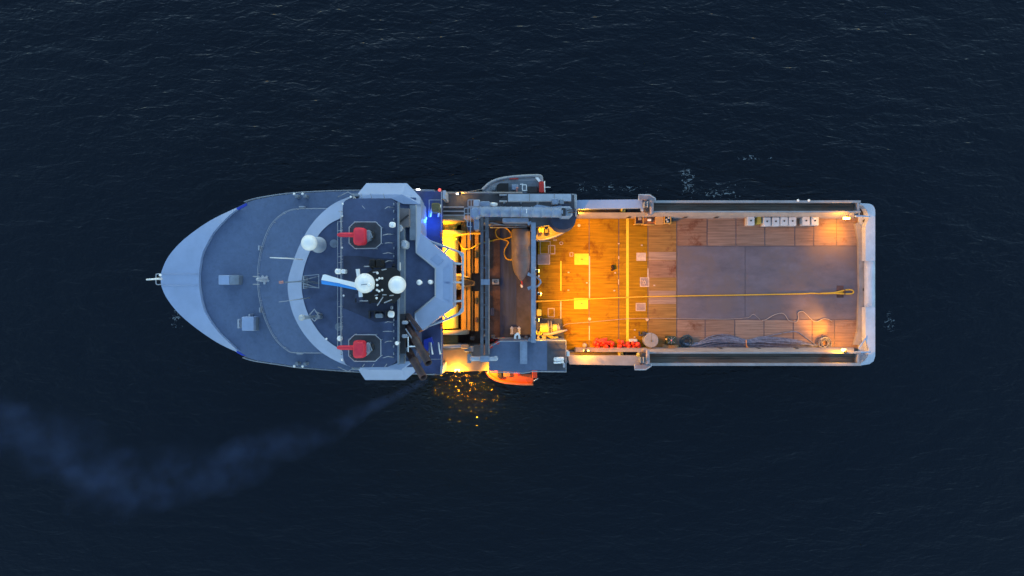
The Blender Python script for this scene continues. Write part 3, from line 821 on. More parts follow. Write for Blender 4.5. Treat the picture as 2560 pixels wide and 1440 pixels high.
# forward bulkhead under the boat deck
mb = MB(); mb.wbox(P(1104, 0, 13).x - 3.4, -9.6, P(1104, 0, 13).x - 3.0, 10.8, 5, 12.0); part('winch_bulkhead', mb, BEAM)
for x0, x1, zz in ((1153, 1165, 8.2), (1166, 1176, 8.0), (1178, 1183, 7.6), (1187, 1196, 7.8)):
    mb = MB(); mb.box(x0, 553, x1, 683 if x0 > 1170 else 825, 5.0, zz); part('winch_beam', mb, OCHRE)
    if x0 > 1170:
        mb = MB(); mb.box(x0, 728, x1, 828, 5.0, zz); part('winch_beam', mb, OCHRE)
# portal rails over the winch deck
for x0, x1 in ((1201, 1208.5), (1213, 1222)):
    mb = MB(); mb.box(x0, 541, x1, 893, 11.3, 12.0); part('portal_rail', mb, PORT)
mb = MB(); mb.box(1202.5, 698, 1224, 712, 11.2, 12.3); mb.box(1209, 701, 1213, 709, 12.3, 12.35); part('portal_clamp', mb, CRANEP)
for y in (551, 846):
    mb = MB(); mb.box(1203, y - 4, 1220, y + 4, 5, 11.3); part('portal_leg', mb, MIDG)
mb = MB(); mb.ptube([(1222.5, 596, 12.2), (1222.5, 886, 12.2)], 0.07, 5); part('portal_edge_pipe', mb, BULW)
# gantry beam
mb = MB(); mb.box(1328, 556, 1339.5, 857, 13.0, 13.8)
ga = part('gantry_beam', mb, CRANEP)
for y in (563, 850):
    mb = MB(); mb.box(1329, y - 4, 1338.5, y + 5, 5, 13.0); part('gantry_leg', mb, CRANEP, ga)
for y, s in ((684, 1), (722, -1), (560, -1)):
    mb = MB(); mb.poly([(1328, y + s * 8), (1318, y + s * 4), (1321, y - s * 4), (1328, y + s * 1)], 13.7, 13.3); part('gantry_hook', mb, CRANEP, ga)
mb = MB(); mb.ptube([(1340, 692, 13.4), (1350, 700, 13.4), (1352, 706, 13.4), (1346, 714, 13.4), (1340, 717, 13.4)], 0.12, 6); part('gantry_bracket', mb, CRANEP, ga)
for q in ((1338, 676), (1344, 733)):
    mb = MB(); mb.cyl(P(q[0], q[1], 13.9), P(q[0] + 9, q[1] + 2, 13.9), 0.15, n=10); part('gantry_light', mb, WHITE, ga)
mb = MB(); mb.sphere(P(1347, 690.5, 13.6), 0.14, 8, 6); part('gantry_light', mb, PALE2, ga)

# small outfit in the winch bay
for a_, b_, r_ in (((1225, 562, 8.6), (1322, 562, 8.6), 0.10), ((1225, 569, 7.6), (1318, 567, 7.6), 0.07), ((1224, 556, 9.4), (1262, 563, 8.8), 0.08), ((1232, 846, 7.2), (1322, 846, 7.2), 0.09), ((1290, 556, 9.8), (1290, 566, 6.2), 0.08)):
    mb = MB(); mb.ptube([a_, b_], r_, 6); part('bay_pipe', mb, MIDG)
for x_, y_, w_, h_, z_, m_b in ((1230, 780, 10, 20, 6.0, NAVY), (1226, 560, 9, 8, 7.6, MIDG), (1316, 846, 8, 9, 7.6, PORT), (1188, 560, 8, 14, 7.0, MIDG), (1180, 846, 12, 10, 8.6, DARKM), (1232, 842, 10, 8, 6.8, PORT), (1190, 752, 6, 16, 8.3, DARKM), (1189, 636, 5, 18, 8.3, DARKM), (1190, 800, 7, 12, 8.2, RUST)):
    mb = MB(); mb.bevbox(x_ - w_ / 2, y_ - h_ / 2, x_ + w_ / 2, y_ + h_ / 2, 5.0, z_, 0.08); part('bay_fitting', mb, m_b)
for k_ in range(9):
    mb = MB(); mb.bevbox(1201.5, 575 + k_ * 31, 1221.5, 577.5 + k_ * 31, 11.35, 12.06, 0.02); part('portal_stiffener', mb, PORT)
for x_ in (1258, 1300, 1342, 1384):
    mb = MB(); mb.bevbox(x_, 503.5, x_ + 5, 508, 9.6, 11.0, 0.05); part('side_fitting', mb, MIDG)
mb = MB(); mb.ptube(smoothpts([(1420, 532, 14.9), (1432, 530, 14.2), (1444, 534, 11.0), (1447, 538, 8.8)], 4), 0.07, 5); part('hanging_hose', mb, DARKM)
mb = MB(); mb.ptube(smoothpts([(1418, 526, 14.9), (1434, 524, 14.0), (1446, 528, 11.0), (1449, 533, 8.8)], 4), 0.06, 5); part('hanging_hose', mb, DARKM)
# side decks
mb = MB(); mb.poly([(1106, 482), (1256, 482), (1256, 552), (1106, 552)], 9.0, 5.0); part('side_deck', mb, GREYD)
mb = MB(); mb.poly([(1256.5, 482), (1441, 484), (1441, 545), (1436, 556), (1342, 566), (1256.5, 552)], 9.6, 5.0); part('side_deck', mb, GREYD)
mb = MB(); mb.ptube([(1106, 482, 9.9), (1200, 482, 9.9), (1306, 482, 9.9)], 0.13, 6); part('deck_edge_bar', mb, BULW)
for y, w in ((517.5, 0.12), (528, 0.12), (538.5, 0.16)):
    mb = MB(); mb.pbar((1107, y, 9.3), (1160, y, 9.3), w, 0.15); part('deck_pipe', mb, PALE2)
mb = MB(); mb.box(1107, 539, 1180, 549, 9.0, 9.5); part('winch_top_plate', mb, BEAM)
mb = MB(); mb.poly([(1106, 862), (1222, 862), (1222, 927), (1106, 928)], 8.0, 5.0); part('lower_walkway', mb, paint('warm_grey_deck', (0.16, 0.14, 0.14), 0.65, 0.12))
pf = [(1222, 868), (1250, 853), (1300, 853), (1415, 851), (1415, 928), (1330, 926), (1308, 931), (1222, 927)]
mb = MB(); mb.poly(pf, 11.0, 5.0); part('side_platform', mb, DECKB)
mb = MB(); mb.poly([(1368, 853), (1414, 853), (1414, 926), (1368, 926)], 11.03, 10.9); part('platform_plate', mb, GREYD)
railing([(1222, 867), (1250, 852), (1300, 852), (1414, 850), (1414, 928), (1330, 927), (1308, 931), (1222, 928)], 11.0, 1.0, 0.045)
mb = MB(); mb.box(1300, 853, 1318, 910, 11.01, 13.0); part('pillar_box', mb, CRANEP)
mb = MB(); mb.poly([(1320, 851), (1324, 843), (1328, 850), (1339, 851), (1338, 858), (1327, 856)], 11.6, 10.8); part('gantry_foot', mb, CRANEP)
for y in (898, 906.5):
    t = thing('life_raft', P(1397, y, 11.03), ('thicker' if y < 900 else 'thinner') + ' white life raft canister on the rear end of the blue side platform', 'life raft', 'white canisters on the side platform')
    mb = MB(); r = 0.24 if y < 900 else 0.13
    p0 = P(1384, y, 11.5); p1 = P(1410, y - 1, 11.5); L = (p1 - p0).length
    mb.lathe(p0, p1 - p0, [(0, r * 0.6), (0.1, r), (L * 0.3, r), (L * 0.31, r * 1.12), (L * 0.36, r * 1.12), (L * 0.37, r), (L * 0.65, r), (L * 0.66, r * 1.12), (L * 0.7, r * 1.12), (L * 0.71, r), (L - 0.1, r), (L, r * 0.6)], 14); obj('canister', mb, WHITE, t)
    mb = MB(); mb.bevbox(1390, y - 3, 1404, y + 3, 11.03, 11.3, 0.03); obj('cradle', mb, MIDG, t)
mb = MB(); mb.bevbox(1408, 909, 1413, 919, 11.03, 11.9, 0.04); part('platform_locker', mb, PALE2)
mb = MB(); mb.bevbox(1417, 879, 1424, 891, 8, 10.4, 0.05); part('corner_floodlight', mb, WHITE)
# curved bulwark (lit crescent) with its plate
cb = smoothpts([(1342, 601), (1364, 599), (1382, 594), (1402, 586), (1418, 576), (1430, 562), (1436, 548), (1437, 534)], 4)
mb = MB()
o_ = PP(cb, 8.0); i_ = [Vector((p.x - 0.16, p.y + 0.12, 8.0)) for p in o_]
n = len(o_)
vs = o_ + i_ + [Vector((p.x, p.y, 5)) for p in i_] + [Vector((p.x, p.y, 5)) for p in o_]
fs = []
for i in range(n - 1):
    for q in range(4): fs.append([q * n + i, ((q + 1) % 4) * n + i, ((q + 1) % 4) * n + i + 1, q * n + i + 1])
mb.add(vs, fs); part('curved_bulwark', mb, BULW)
mb = MB(); mb.poly([(1342, 566)] + [(x - 2, y - 3) for x, y in cb[:-3]], 6.6, 5.0); part('bulwark_ledge', mb, BULW)
for k, (x, y) in enumerate(((1349, 575), (1356, 576))):
    mb = MB(); mb.bevbox(x - 3, y - 6, x + 3, y + 6, 6.6, 7.8, 0.08); part('valve_box', mb, YELO)
mb = MB(); mb.bevbox(1361, 571, 1371, 583, 6.6, 7.6, 0.08); part('valve_box', mb, DARKM)

# ------------------------------------------------------------------ winches
def winch_drum(t, x, ya, yb, r, mat, name='drum', z=8.0):
    p0 = P(x, ya, z); p1 = P(x, yb, z); L = (p1 - p0).length
    m_ = MB()
    prof = [(0, r)]
    k = max(2, int(L / 0.22))
    for i in range(k):
        u = L * (i + 0.5) / k
        prof += [(u - L / k * 0.42, r), (u, r * 1.02), (u + L / k * 0.42, r)]
    prof.append((L, r))
    m_.lathe(p0, p1 - p0, prof, 26); return obj(name, m_, mat, t)
def flange(t, x, y, r, mat, th=0.25, z=8.0):
    p = P(x, y, z); m_ = MB(); m_.lathe(p, (0, -1, 0), [(0, r * 0.97), (0.05, r), (th - 0.05, r), (th, r * 0.97)], 36); return obj('flange', m_, mat, t)
t = thing('towing_winch', P(1120, 640, 5), 'large towing winch with yellow-lit rope drums tucked under the boat deck behind the wheelhouse', 'winch')
winch_drum(t, 1117, 592, 655, 1.45, YELO)
winch_drum(t, 1117, 655, 735, 1.05, OLIVE)
m_ = MB(); p0 = P(1118, 556, 8); p1 = P(1118, 580, 8); m_.lathe(p0, p1 - p0, [(0, 1.75), (0.3, 1.7), (0.32, 1.35), (0.8, 1.2), ((p1 - p0).length, 0.95)], 28); obj('cone_drum', m_, YELO, t)
flange(t, 1119, 578, 2.3, YELO, 0.5); flange(t, 1117, 586, 1.75, YELO, 0.3); flange(t, 1120, 551, 2.5, BEAM)
m_ = MB(); m_.bevbox(1136, 594, 1142, 600, 8, 9.2, 0.06); obj('brake_bracket', m_, YELO, t)
winch_drum(t, 1117, 762, 820, 1.45, YELO)
# gearbox in the middle
m_ = MB(); m_.poly([(1108, 690), (1140, 690), (1175, 700), (1186, 703), (1187, 713), (1175, 716), (1140, 722), (1108, 722)], 9.3, 5.0); obj('gearbox', m_, DARKM, t)
for y in (684, 723):
    s = 1 if y < 700 else -1
    m_ = MB(); m_.poly([(1108, y), (1152, y), (1178, y + s * 11), (1150, y + s * 7), (1108, y + s * 6)], 9.0, 5); obj('side_frame', m_, BEAM, t)
m_ = MB(); m_.cyl(P(1150, 706, 9.6), P(1184, 707, 9.0), 0.35, 0.3, 14); obj('motor', m_, BLACK, t)
t = thing('storage_winch', P(1125, 850, 5), 'rope storage winch with olive rope between big pale flanges, beside the lower walkway', 'winch')
flange(t, 1124, 824, 2.5, BEAM, 0.55); winch_drum(t, 1120, 838, 859, 1.3, OLIVE); flange(t, 1124, 859, 2.2, CRANEP, 0.4); winch_drum(t, 1121, 867, 872, 1.7, BEAM)
m_ = MB(); m_.bevbox(1152, 862, 1172, 872, 5, 9.6, 0.1); obj('winch_motor', m_, BEAM, t)
m_ = MB(); m_.bevbox(1160, 866, 1184, 880, 8.0, 9.4, 0.1); obj('gear_case', m_, MIDG, t)
t = thing('hose_boom', P(1165, 898, 8), 'pale jointed hydraulic arm lying between lower walkway and side platform', 'hydraulic arm')
m_ = MB(); m_.pcyl((1182, 897, 11.8), (1201, 897, 12), 0.28); m_.sphere(P(1181, 897, 11.8), 0.33, 12, 8); obj('arm_base', m_, PALE2, t)
m_ = MB(); m_.bevbox(1199, 890, 1224, 905, 11.1, 12.4, 0.12); obj('arm_body', m_, CRANEP, t)
m_ = MB(); m_.pcyl((1224, 897, 12), (1237, 897, 12), 0.26); m_.sphere(P(1239, 896, 12), 0.32, 12, 8); obj('arm_tip', m_, PALE2, t)
m_ = MB(); m_.bevbox(1168, 885, 1178, 908, 8, 10.5, 0.06); obj('valve_stand', m_, MIDG, t)

# tugger winch, brightly lit, by the gantry foot
t = thing('tugger_winch', P(1375, 828, 5), 'yellow-lit deck winch with motors and a long lever at the lower corner of the gantry', 'winch')
m_ = MB(); m_.poly([(1341, 798), (1404, 797), (1406, 812), (1411, 850), (1341, 850)], 5.5, 5.0); obj('base_plate', m_, GREYD, t)
m_ = MB(); m_.pcyl((1350, 820, 6.9), (1370, 820, 6.9), 0.62, 0.66, 20); obj('drum', m_, YELO, t)
m_ = MB(); m_.lathe(P(1369, 819, 6.9), (1, 0, 0), [(0, 0.9), (0.18, 0.9)], 22); obj('flange', m_, BEAM, t)
m_ = MB(); m_.lathe(P(1376, 818, 6.9), (1, 0, 0), [(0, 0.85), (0.15, 0.85)], 22); obj('flange', m_, BEAM, t)
m_ = MB(); m_.pcyl((1379, 821, 6.9), (1392, 820, 6.9), 0.5, 0.52, 16); obj('motor', m_, YELO, t)
m_ = MB(); m_.pcyl((1392, 820, 6.9), (1400, 820, 6.9), 0.42, 0.3, 14); obj('motor_cap', m_, BULW, t)
m_ = MB(); m_.ptube([(1358, 836, 7.4), (1375, 835, 7.5), (1400, 829, 7.6), (1418, 825, 7.6)], [0.22, 0.2, 0.2, 0.08], 8); obj('lever', m_, BULW, t)
m_ = MB(); m_.ptube(smoothpts([(1368, 836, 6.6), (1378, 842, 6.4), (1386, 846, 6.2), (1394, 846, 6.0)], 4), [0.22] * 8 + [0.3] * 5, 8); obj('bent_duct', m_, YELO, t)
m_ = MB(); m_.bevbox(1343, 838, 1366, 849, 5.5, 6.8, 0.1); obj('valve_chest', m_, BULW, t)
m_ = MB(); m_.ptube([(1341, 826, 6.6), (1342, 835, 6.6), (1352, 836, 6.6), (1356, 826, 6.6)], 0.12, 6); m_.ptube([(1348, 828, 6.7), (1348, 838, 6.7)], 0.1, 6); obj('hose', m_, YELO, t)
m_ = MB(); m_.ptube([(1386, 811, 6.8), (1387, 817, 7.2)], 0.07, 5); m_.ptube([(1395, 809, 6.8), (1397, 816, 7.2)], 0.07, 5); obj('brake_rod', m_, BEAM, t)
mb = MB(); mb.bevbox(1342, 773, 1354, 790, 5.0, 6.2, 0.1); part('valve_cabinet', mb, YELO)
mb = MB(); mb.bevbox(1342, 790, 1356, 797, 5.0, 5.8, 0.08); part('valve_cabinet', mb, DARKM)

# ------------------------------------------------------------------ main deck crane
t = thing('deck_crane', P(1408, 546, 9.6), 'blue-grey knuckle-boom crane with a long tubular boom folded along the upper side deck', 'crane')
m_ = MB(); m_.lathe(P(1404, 547, 9.6), (0, 0, 1), [(0, 1.75), (0.3, 1.75), (0.32, 1.45), (2.6, 1.4), (2.65, 1.6), (3.1, 1.6)], 36); obj('pedestal', m_, NAVY, t)
m_ = MB()
p0 = P(1196, 529, 14.0); p1 = P(1408, 531, 14.0); L = (p1 - p0).length; r = 0.62
prof = [(0, 0.5)]
for k in range(9):
    u = 0.2 + (L - 0.4) * k / 8
    prof += [(u, r), (u + 0.01, r * 1.06), (u + 0.12, r * 1.06), (u + 0.13, r)]
prof.append((L, r))
m_.lathe(p0, p1 - p0, prof, 24); obj('boom', m_, CRANEP, t)
m_ = MB(); m_.bevbox(1315.2, 523, 1317.2, 533, 14.1, 14.72, 0.02); obj('boom_stripe', m_, WHITE, t)
m_ = MB(); m_.pcyl((1320, 534, 14.4), (1352, 534, 14.4), 0.14); obj('boom_cylinder', m_, MIDG, t)
m_ = MB(); m_.poly([(1332, 518), (1342, 511), (1378, 517), (1404, 514), (1404, 520), (1332, 520)], 14.2, 13.6); obj('boom_knuckle', m_, CRANEP, t)
m_ = MB(); m_.bevbox(1395, 515, 1432, 545, 12.8, 14.5, 0.35); hd = obj('crane_head', m_, CRANEP, t)
m_ = MB(); m_.bevbox(1404, 520, 1414, 540, 14.5, 14.62, 0.03); obj('head_recess', m_, DARKM, hd)
m_ = MB(); m_.bevbox(1417, 520, 1427, 540, 14.5, 14.62, 0.03); obj('head_recess', m_, MIDG, hd)
m_ = MB(); m_.bevbox(1176, 517, 1200, 546, 12.4, 14.4, 0.25); obj('boom_tip', m_, CRANEP, t)
m_ = MB()
for a, b in (((1161, 521), (1190, 517)), ((1161, 521), (1161, 545)), ((1161, 545), (1170, 556)), ((1170, 520), (1170, 556)), ((1176, 519), (1176, 600)), ((1161, 534), (1176, 533)), ((1168, 556), (1168, 566)), ((1168, 566), (1180, 567))):
    m_.pbar((*a, 14.2), (*b, 14.2), 0.09, 0.09)
obj('tip_cage', m_, RAILM, t)
m_ = MB(); m_.bevbox(1184, 548, 1198, 574, 9.5, 12.5, 0.1); obj('boom_rest', m_, CRANEP, t)
m_ = MB(); m_.bevbox(1168, 555, 1183, 576, 9.5, 12.0, 0.1); obj('tip_block', m_, NAVY, t)
m_ = MB(); m_.bevbox(1256, 545, 1322, 556, 9.6, 11.6, 0.1); obj('rest_girder', m_, CRANEP, t)
t2 = thing('hydraulic_jib', P(1340, 494, 9.6), 'pale boxy jib lying along the upper hull edge beside the tubular crane boom', 'jib')
m_ = MB(); m_.box(1270, 485, 1428, 503, 11.6, 12.6); jb = obj('jib_box', m_, PALE2, t2)
for x in (1323, 1385):
    m_ = MB(); m_.box(x, 484.5, x + 1.5, 503.5, 12.6, 12.64); obj('jib_band', m_, BULW, jb)
m_ = MB(); m_.poly([(1250, 499), (1262, 490), (1270, 487), (1270, 503), (1255, 503)], 12.4, 11.8); obj('jib_hook', m_, DARKM, t2)
m_ = MB(); m_.bevbox(1248, 486, 1268, 488.5, 11.6, 12.5, 0.04); m_.bevbox(1248, 501, 1268, 503.5, 11.6, 12.5, 0.04); obj('jib_fork', m_, PALE2, t2)
m_ = MB(); m_.bevbox(1380, 496, 1397, 511, 11.6, 13.0, 0.1); obj('jib_motor', m_, CRANEP, t2)
m_ = MB(); m_.bevbox(1398, 498, 1410, 511, 11.6, 12.9, 0.1); obj('jib_motor', m_, MIDG, t2)
m_ = MB(); m_.tube(PP([(1430, 486), (1440, 487), (1440, 541)], 12.8), 0.09, 6); m_.tube(PP([(1437, 486), (1437, 541)], 11.8), 0.06, 5); obj('jib_frame', m_, RAILM, t2)
m_ = MB(); m_.bevbox(1280, 492, 1284, 498, 9.6, 11.6, 0.03); m_.bevbox(1420, 490, 1425, 500, 9.6, 11.6, 0.03); obj('jib_support', m_, MIDG, t2)
t2 = thing('hydraulic_unit', P(1220, 510, 9.0), 'pale boxy hydraulic unit with a white rounded tail on the upper side deck', 'hydraulic unit')
m_ = MB(); m_.bevbox(1200, 503, 1225, 517, 9.0, 11.2, 0.12); obj('unit_box', m_, CRANEP, t2)
m_ = MB(); m_.ptube([(1226, 510, 10.8), (1236, 511, 10.8), (1243, 511, 10.7)], [0.2, 0.26, 0.18], 8); obj('white_hose', m_, WHITE, t2)
m_ = MB(); m_.bevbox(1183, 499, 1200, 517, 9.0, 10.8, 0.1); obj('pump_block', m_, PALE2, t2)
m_ = MB()
for a, b in (((1170, 500), (1185, 499)), ((1170, 516), (1185, 516)), ((1170, 500), (1170, 516)), ((1178, 500), (1178, 516))): m_.pbar((*a, 10.8), (*b, 10.8), 0.1, 0.1)
obj('pump_frame', m_, RAILM, t2)

# ------------------------------------------------------------------ aft deck: planks, plates, marks
mb = MB(); mb.box(1338, 540, 2150, 876, 4.5, 4.95); part('cargo_deck', mb, SEAM)
def panel(x0, y0, x1, y1, mat=WOOD, name='plank_panel', zt=5.0):
    m_ = MB(); m_.box(x0, y0, x1, y1, 4.93, zt); return part(name, m_, mat)
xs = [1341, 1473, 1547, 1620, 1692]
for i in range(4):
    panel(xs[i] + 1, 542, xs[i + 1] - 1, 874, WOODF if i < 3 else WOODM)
xt = [1692, 1768, 1840, 1912, 1987, 2034, 2091, 2146]
for i in range(7): panel(xt[i] + 1.2, 542, xt[i + 1] - 1.2, 614, (WOODR, WOOD, WOOD, WOOD, WOOD, WOOD, WOOD)[i])
xb = [1692, 1763, 1837, 1910, 1983, 2030, 2086, 2146]
for i in range(7): panel(xb[i] + 1.2, 800, xb[i + 1] - 1.2, 874, (WOOD, WOOD, WOODL, WOODL, WOODL, WOOD, WOOD)[i])
panel(1622, 630, 1690, 650, WOODL, 'plank_patch', 5.004); panel(1622, 727, 1690, 760, WOODL, 'plank_patch', 5.004); panel(1622, 651, 1690, 694, WOODR, 'plank_patch', 5.004)
panel(1693.5, 616.5, 1862, 797.5, STEELP, 'steel_deck_plate'); panel(1863.3, 616.5, 2146, 797.5, STEELP, 'steel_deck_plate')
pd = (4.97, 5.012)
def mark(name, x0, y0, x1, y1, mat, z=5.012, parent=None, label=None):
    m_ = MB(); m_.box(x0, y0, x1, y1, 4.98, z); return part(name, m_, mat, parent, label)
mark('yellow_deck_line', 1565.5, 541, 1572, 856, YELP)
mark('yellow_deck_line', 1400.5, 653, 1404, 727, YELP)
mark('yellow_hatch', 1436, 634, 1472, 662, YELP); mark('yellow_hatch', 1435, 745, 1470, 772.5, YELP)
mark('hatch_eye', 1453, 647, 1457, 649, DARKM, 5.02); mark('hatch_eye', 1452, 758, 1456, 760, DARKM, 5.02)
mark('pale_hatch', 1591, 632, 1615, 652, MARK)
for x in (1472.5, 1475.5):
    pass
mark('worn_deck_line', 1472.2, 640, 1475.2, 745, MARK, 5.009); mark('worn_deck_line', 1472.2, 815, 1474.5, 850, MARK, 5.009)
mark('worn_deck_line', 1546, 640, 1548, 648, MARK, 5.009); mark('worn_deck_line', 1545.5, 699, 1547.5, 711, MARK, 5.009); mark('worn_deck_line', 1618.5, 671, 1621.5, 694, MARK, 5.009)
def outline(x0, y0, x1, y1, w=1.8, fill=None):
    m_ = MB()
    m_.box(x0, y0, x1, y0 + w, 4.98, 5.014); m_.box(x0, y1 - w, x1, y1, 4.98, 5.014)
    m_.box(x0, y0 + w, x0 + w, y1 - w, 4.98, 5.014); m_.box(x1 - w, y0 + w, x1, y1 - w, 4.98, 5.014)
    o = part('hatch_outline', m_, MARK)
    if fill:
        f = MB(); f.box(x0 + w, y0 + w, x1 - w, y1 - w, 4.98, 5.008); part('hatch_lid', f, fill, o)
    return o
HL = paint('hatch_lid_grey', (0.27, 0.20, 0.20), 0.6, 0.12, 2.0)
h10 = outline(1600, 693.5, 1623, 717, 2, HL); outline(1589.5, 757.5, 1614, 777.5, 1.8, HL)
outline(1370.5, 613, 1388, 635.5); outline(1369.5, 770.5, 1386.5, 793); outline(1350, 603, 1376, 635, 1.2); outline(1383, 598, 1392, 602, 1.2); outline(1424, 631, 1433, 641, 1.4)
m_ = MB(); m_.box(1344, 636, 1374, 660, 4.98, 5.02); o = part('grey_hatch_plate', m_, HL)
mark('worn_deck_line', 1373, 636, 1375, 661, MARK, 5.024); mark('worn_deck_line', 1344, 659.5, 1373, 661.5, MARK, 5.024)
mark('worn_deck_line', 1400.5, 752, 1403.5, 798, MARK, 5.009); mark('worn_deck_line', 1341, 796.5, 1404, 799, MARK)
# number painted on the hatch lid
m_ = MB()
m_.tube(PP([(1606, 698), (1606, 709)], 5.02), 0.06, 5)
m_.tube([P(1611.5 + 2.6 * math.cos(a), 706 + 4 * math.sin(a), 5.02) for a in [k * math.pi / 6 for k in range(12)]], 0.06, 5, True)
part('hatch_number', m_, MARK, h10)
for x, y in ((1447.5, 563.5), (1474, 797.5), (1618, 799)):
    m_ = MB(); m_.cyl(P(x, y, 4.97), P(x, y, 5.05), 0.2, n=18); part('round_plug', m_, MARK)
for x, y, a in ((1403, 608, 0.2),):
    m_ = MB(); m_.tube([P(x + 4 * math.cos(k * math.pi / 8), y + 3.4 * math.sin(k * math.pi / 8), 5.02) for k in range(16)], 0.05, 5, True); part('ring_bolt', m_, MARK)
for x, y in ((1421.5, 681), (1421, 725.5), (1467, 707), (1547, 609), (1604.5, 613), (1538, 682), (1536, 726.5), (1636, 713.5), (1587, 825), (1587, 843)):
    m_ = MB(); m_.bevbox(x - 2.2, y - 1.6, x + 2.2, y + 1.6, 4.98, 5.06, 0.02); part('deck_eye', m_, MARK)
# lashing pot under the rope end and dark stain plates
m_ = MB(); m_.box(2092, 714, 2109, 744, 4.98, 5.05); part('shark_jaw_plate', m_, RUST)

# cargo rails and bulwarks
def cargo_side(s):
    # s=1 upper side, -1 lower side; pixel rows
    def Y(a, b): return a if s > 0 else b
    nm = MB()
    # outer strip
    m_ = MB(); m_.box(1612, Y(501, 908), 2152, Y(506.5, 914.5), 4, 8.0); part('cargo_rail', m_, RAILG)
    m_ = MB(); m_.box(1612, Y(506.6, 884), 2143, Y(527, 907.9), 4, 7.1); part('rail_channel', m_, CHAN)
    m_ = MB(); m_.box(1612, Y(527.2, 880), 2152, Y(531, 883.8), 4, 8.0); part('cargo_rail', m_, RAILG)
    m_ = MB(); m_.box(1612, Y(513.5, 893), 2140, Y(515, 894.5), 7.05, 7.35); part('channel_track', m_, CHAN)
    m_ = MB(); m_.box(2143.2, Y(506.6, 884), 2148, Y(527, 907.8), 4, 7.95); part('rail_end_plate', m_, RAILG)
    # inner bulwark, sloping
    a0, a1 = P(1439, Y(531.2, 879.8), 8), P(2135, Y(531.2, 879.8), 8)
    b0, b1 = P(1439, Y(545.5, 869), 5.5), P(2135, Y(545.5, 869), 5.5)
    m_ = MB(); m_.add([a0, a1, b1, b0, Vector((b0.x, b0.y, 5)), Vector((b1.x, b1.y, 5)), Vector((a1.x, a1.y, 5)), Vector((a0.x, a0.y, 5))],
                      [[0, 3, 2, 1] if s > 0 else [0, 1, 2, 3], [3, 4, 5, 2], [0, 7, 4, 3], [1, 2, 5, 6]])
    part('bulwark', m_, BULW)
    # freeing ports
    for x in ((1571, 1712, 1790) if s > 0 else (1800, 1895, 1990)):
        m_ = MB(); p = [P(x - 8, Y(545.3, 869.6), 5.62), P(x + 2, Y(541.5, 872), 6.3), P(x + 8, Y(541.5, 872), 6.3), P(x + 4, Y(545, 869.8), 5.65)]
        off = Vector((0, -0.03 * s, 0.03)); p = [q + off for q in p]
        m_.add(p, [[0, 1, 2, 3]]); part('freeing_port', m_, DARKM)
    # forward box beam
    if s > 0:
        m_ = MB(); m_.poly([(1442, 500), (1606, 498.5), (1606, 519.5), (1442, 522)], 8.8, 4); part('side_beam', m_, PALE)
        m_ = MB(); m_.box(1442, 521.5, 1612, 531, 4, 6.6); part('side_gutter', m_, CHAN)
    else:
        m_ = MB(); m_.poly([(1419, 889), (1600, 890), (1600, 914), (1424, 911)], 8.8, 4); part('side_beam', m_, BULW)
        m_ = MB(); m_.box(1420, 880, 1612, 889.5, 4, 6.6); part('side_gutter', m_, CHAN)
cargo_side(1); cargo_side(-1)
for x in (1995, 2022):
    m_ = MB(); m_.sphere(P(x, 501, 8.0), 0.16, 10, 6); part('rail_light', m_, WHITE)
# stern
def rrect(x0, y0, x1, y1, r, corners='tr br'):
    pts = [(x0, y0)]
    for k in range(7):
        a = -math.pi / 2 + k * math.pi / 12; pts.append((x1 - r + r * math.cos(a), y0 + r + r * math.sin(a)))
    for k in range(7):
        a = k * math.pi / 12; pts.append((x1 - r + r * math.cos(a), y1 - r + r * math.sin(a)))
    pts.append((x0, y1)); return pts
m_ = MB(); m_.poly([(2150, 508)] + rrect(2150, 509, 2188, 652, 18)[1:8] + [(2188, 652), (2164, 652), (2164, 566), (2172, 545), (2168, 527), (2158, 514), (2150, 511)], 6.6, 0); part('stern_corner', m_, STERN)
m_ = MB(); m_.poly([(2164, 768), (2188, 768), (2188, 890), (2184, 903), (2174, 910), (2150, 914), (2150, 909), (2162, 902), (2170, 890), (2172, 872), (2164, 850)], 6.6, 0); part('stern_corner', m_, STERN)
m_ = MB(); p0 = P(2174, 652.4, 5.9); p1 = P(2174, 767.6, 5.9); m_.cyl(p0, p1, 0.66, n=28); m_.box(2162, 652.5, 2182, 767.5, 3.0, 5.7); part('stern_roller', m_, STERN)
m_ = MB(); m_.poly([(2147, 510), (2166, 524), (2171, 545), (2164, 566), (2164, 852), (2172, 874), (2166, 895), (2147, 908)], 5.3, 2); part('stern_sill', m_, STERN)
m_ = MB(); m_.poly([(2138, 560), (2146, 556), (2164, 580), (2164, 845), (2146, 862), (2134, 862), (2144, 830), (2148, 720), (2146, 600)], 5.5, 4); part('stern_sill_plate', m_, BULW)
for y in (540, 881):
    m_ = MB(); m_.cyl(P(2138, y, 7.6), P(2176, y + (1 if y < 700 else -1), 6.9), 0.13, 0.10, 10); part('stern_bar', m_, PALE)
m_ = MB(); m_.pbar((2147, 871, 7.0), (2170, 836, 6.5), 0.16, 0.12); part('stern_strut', m_, PALE)
m_ = MB(); m_.poly([(2150, 515), (2160, 517), (2167, 530), (2168, 541), (2150, 541)], 5.36, 5); part('corner_recess', m_, DARKM)
for x, y in ((2161, 553), (2163, 552), (2160, 724), (2163, 737)):
    m_ = MB(); m_.cyl(P(x, y, 5.3), P(x, y, 5.56), 0.2, n=14); part('sill_bollard', m_, DARKM)

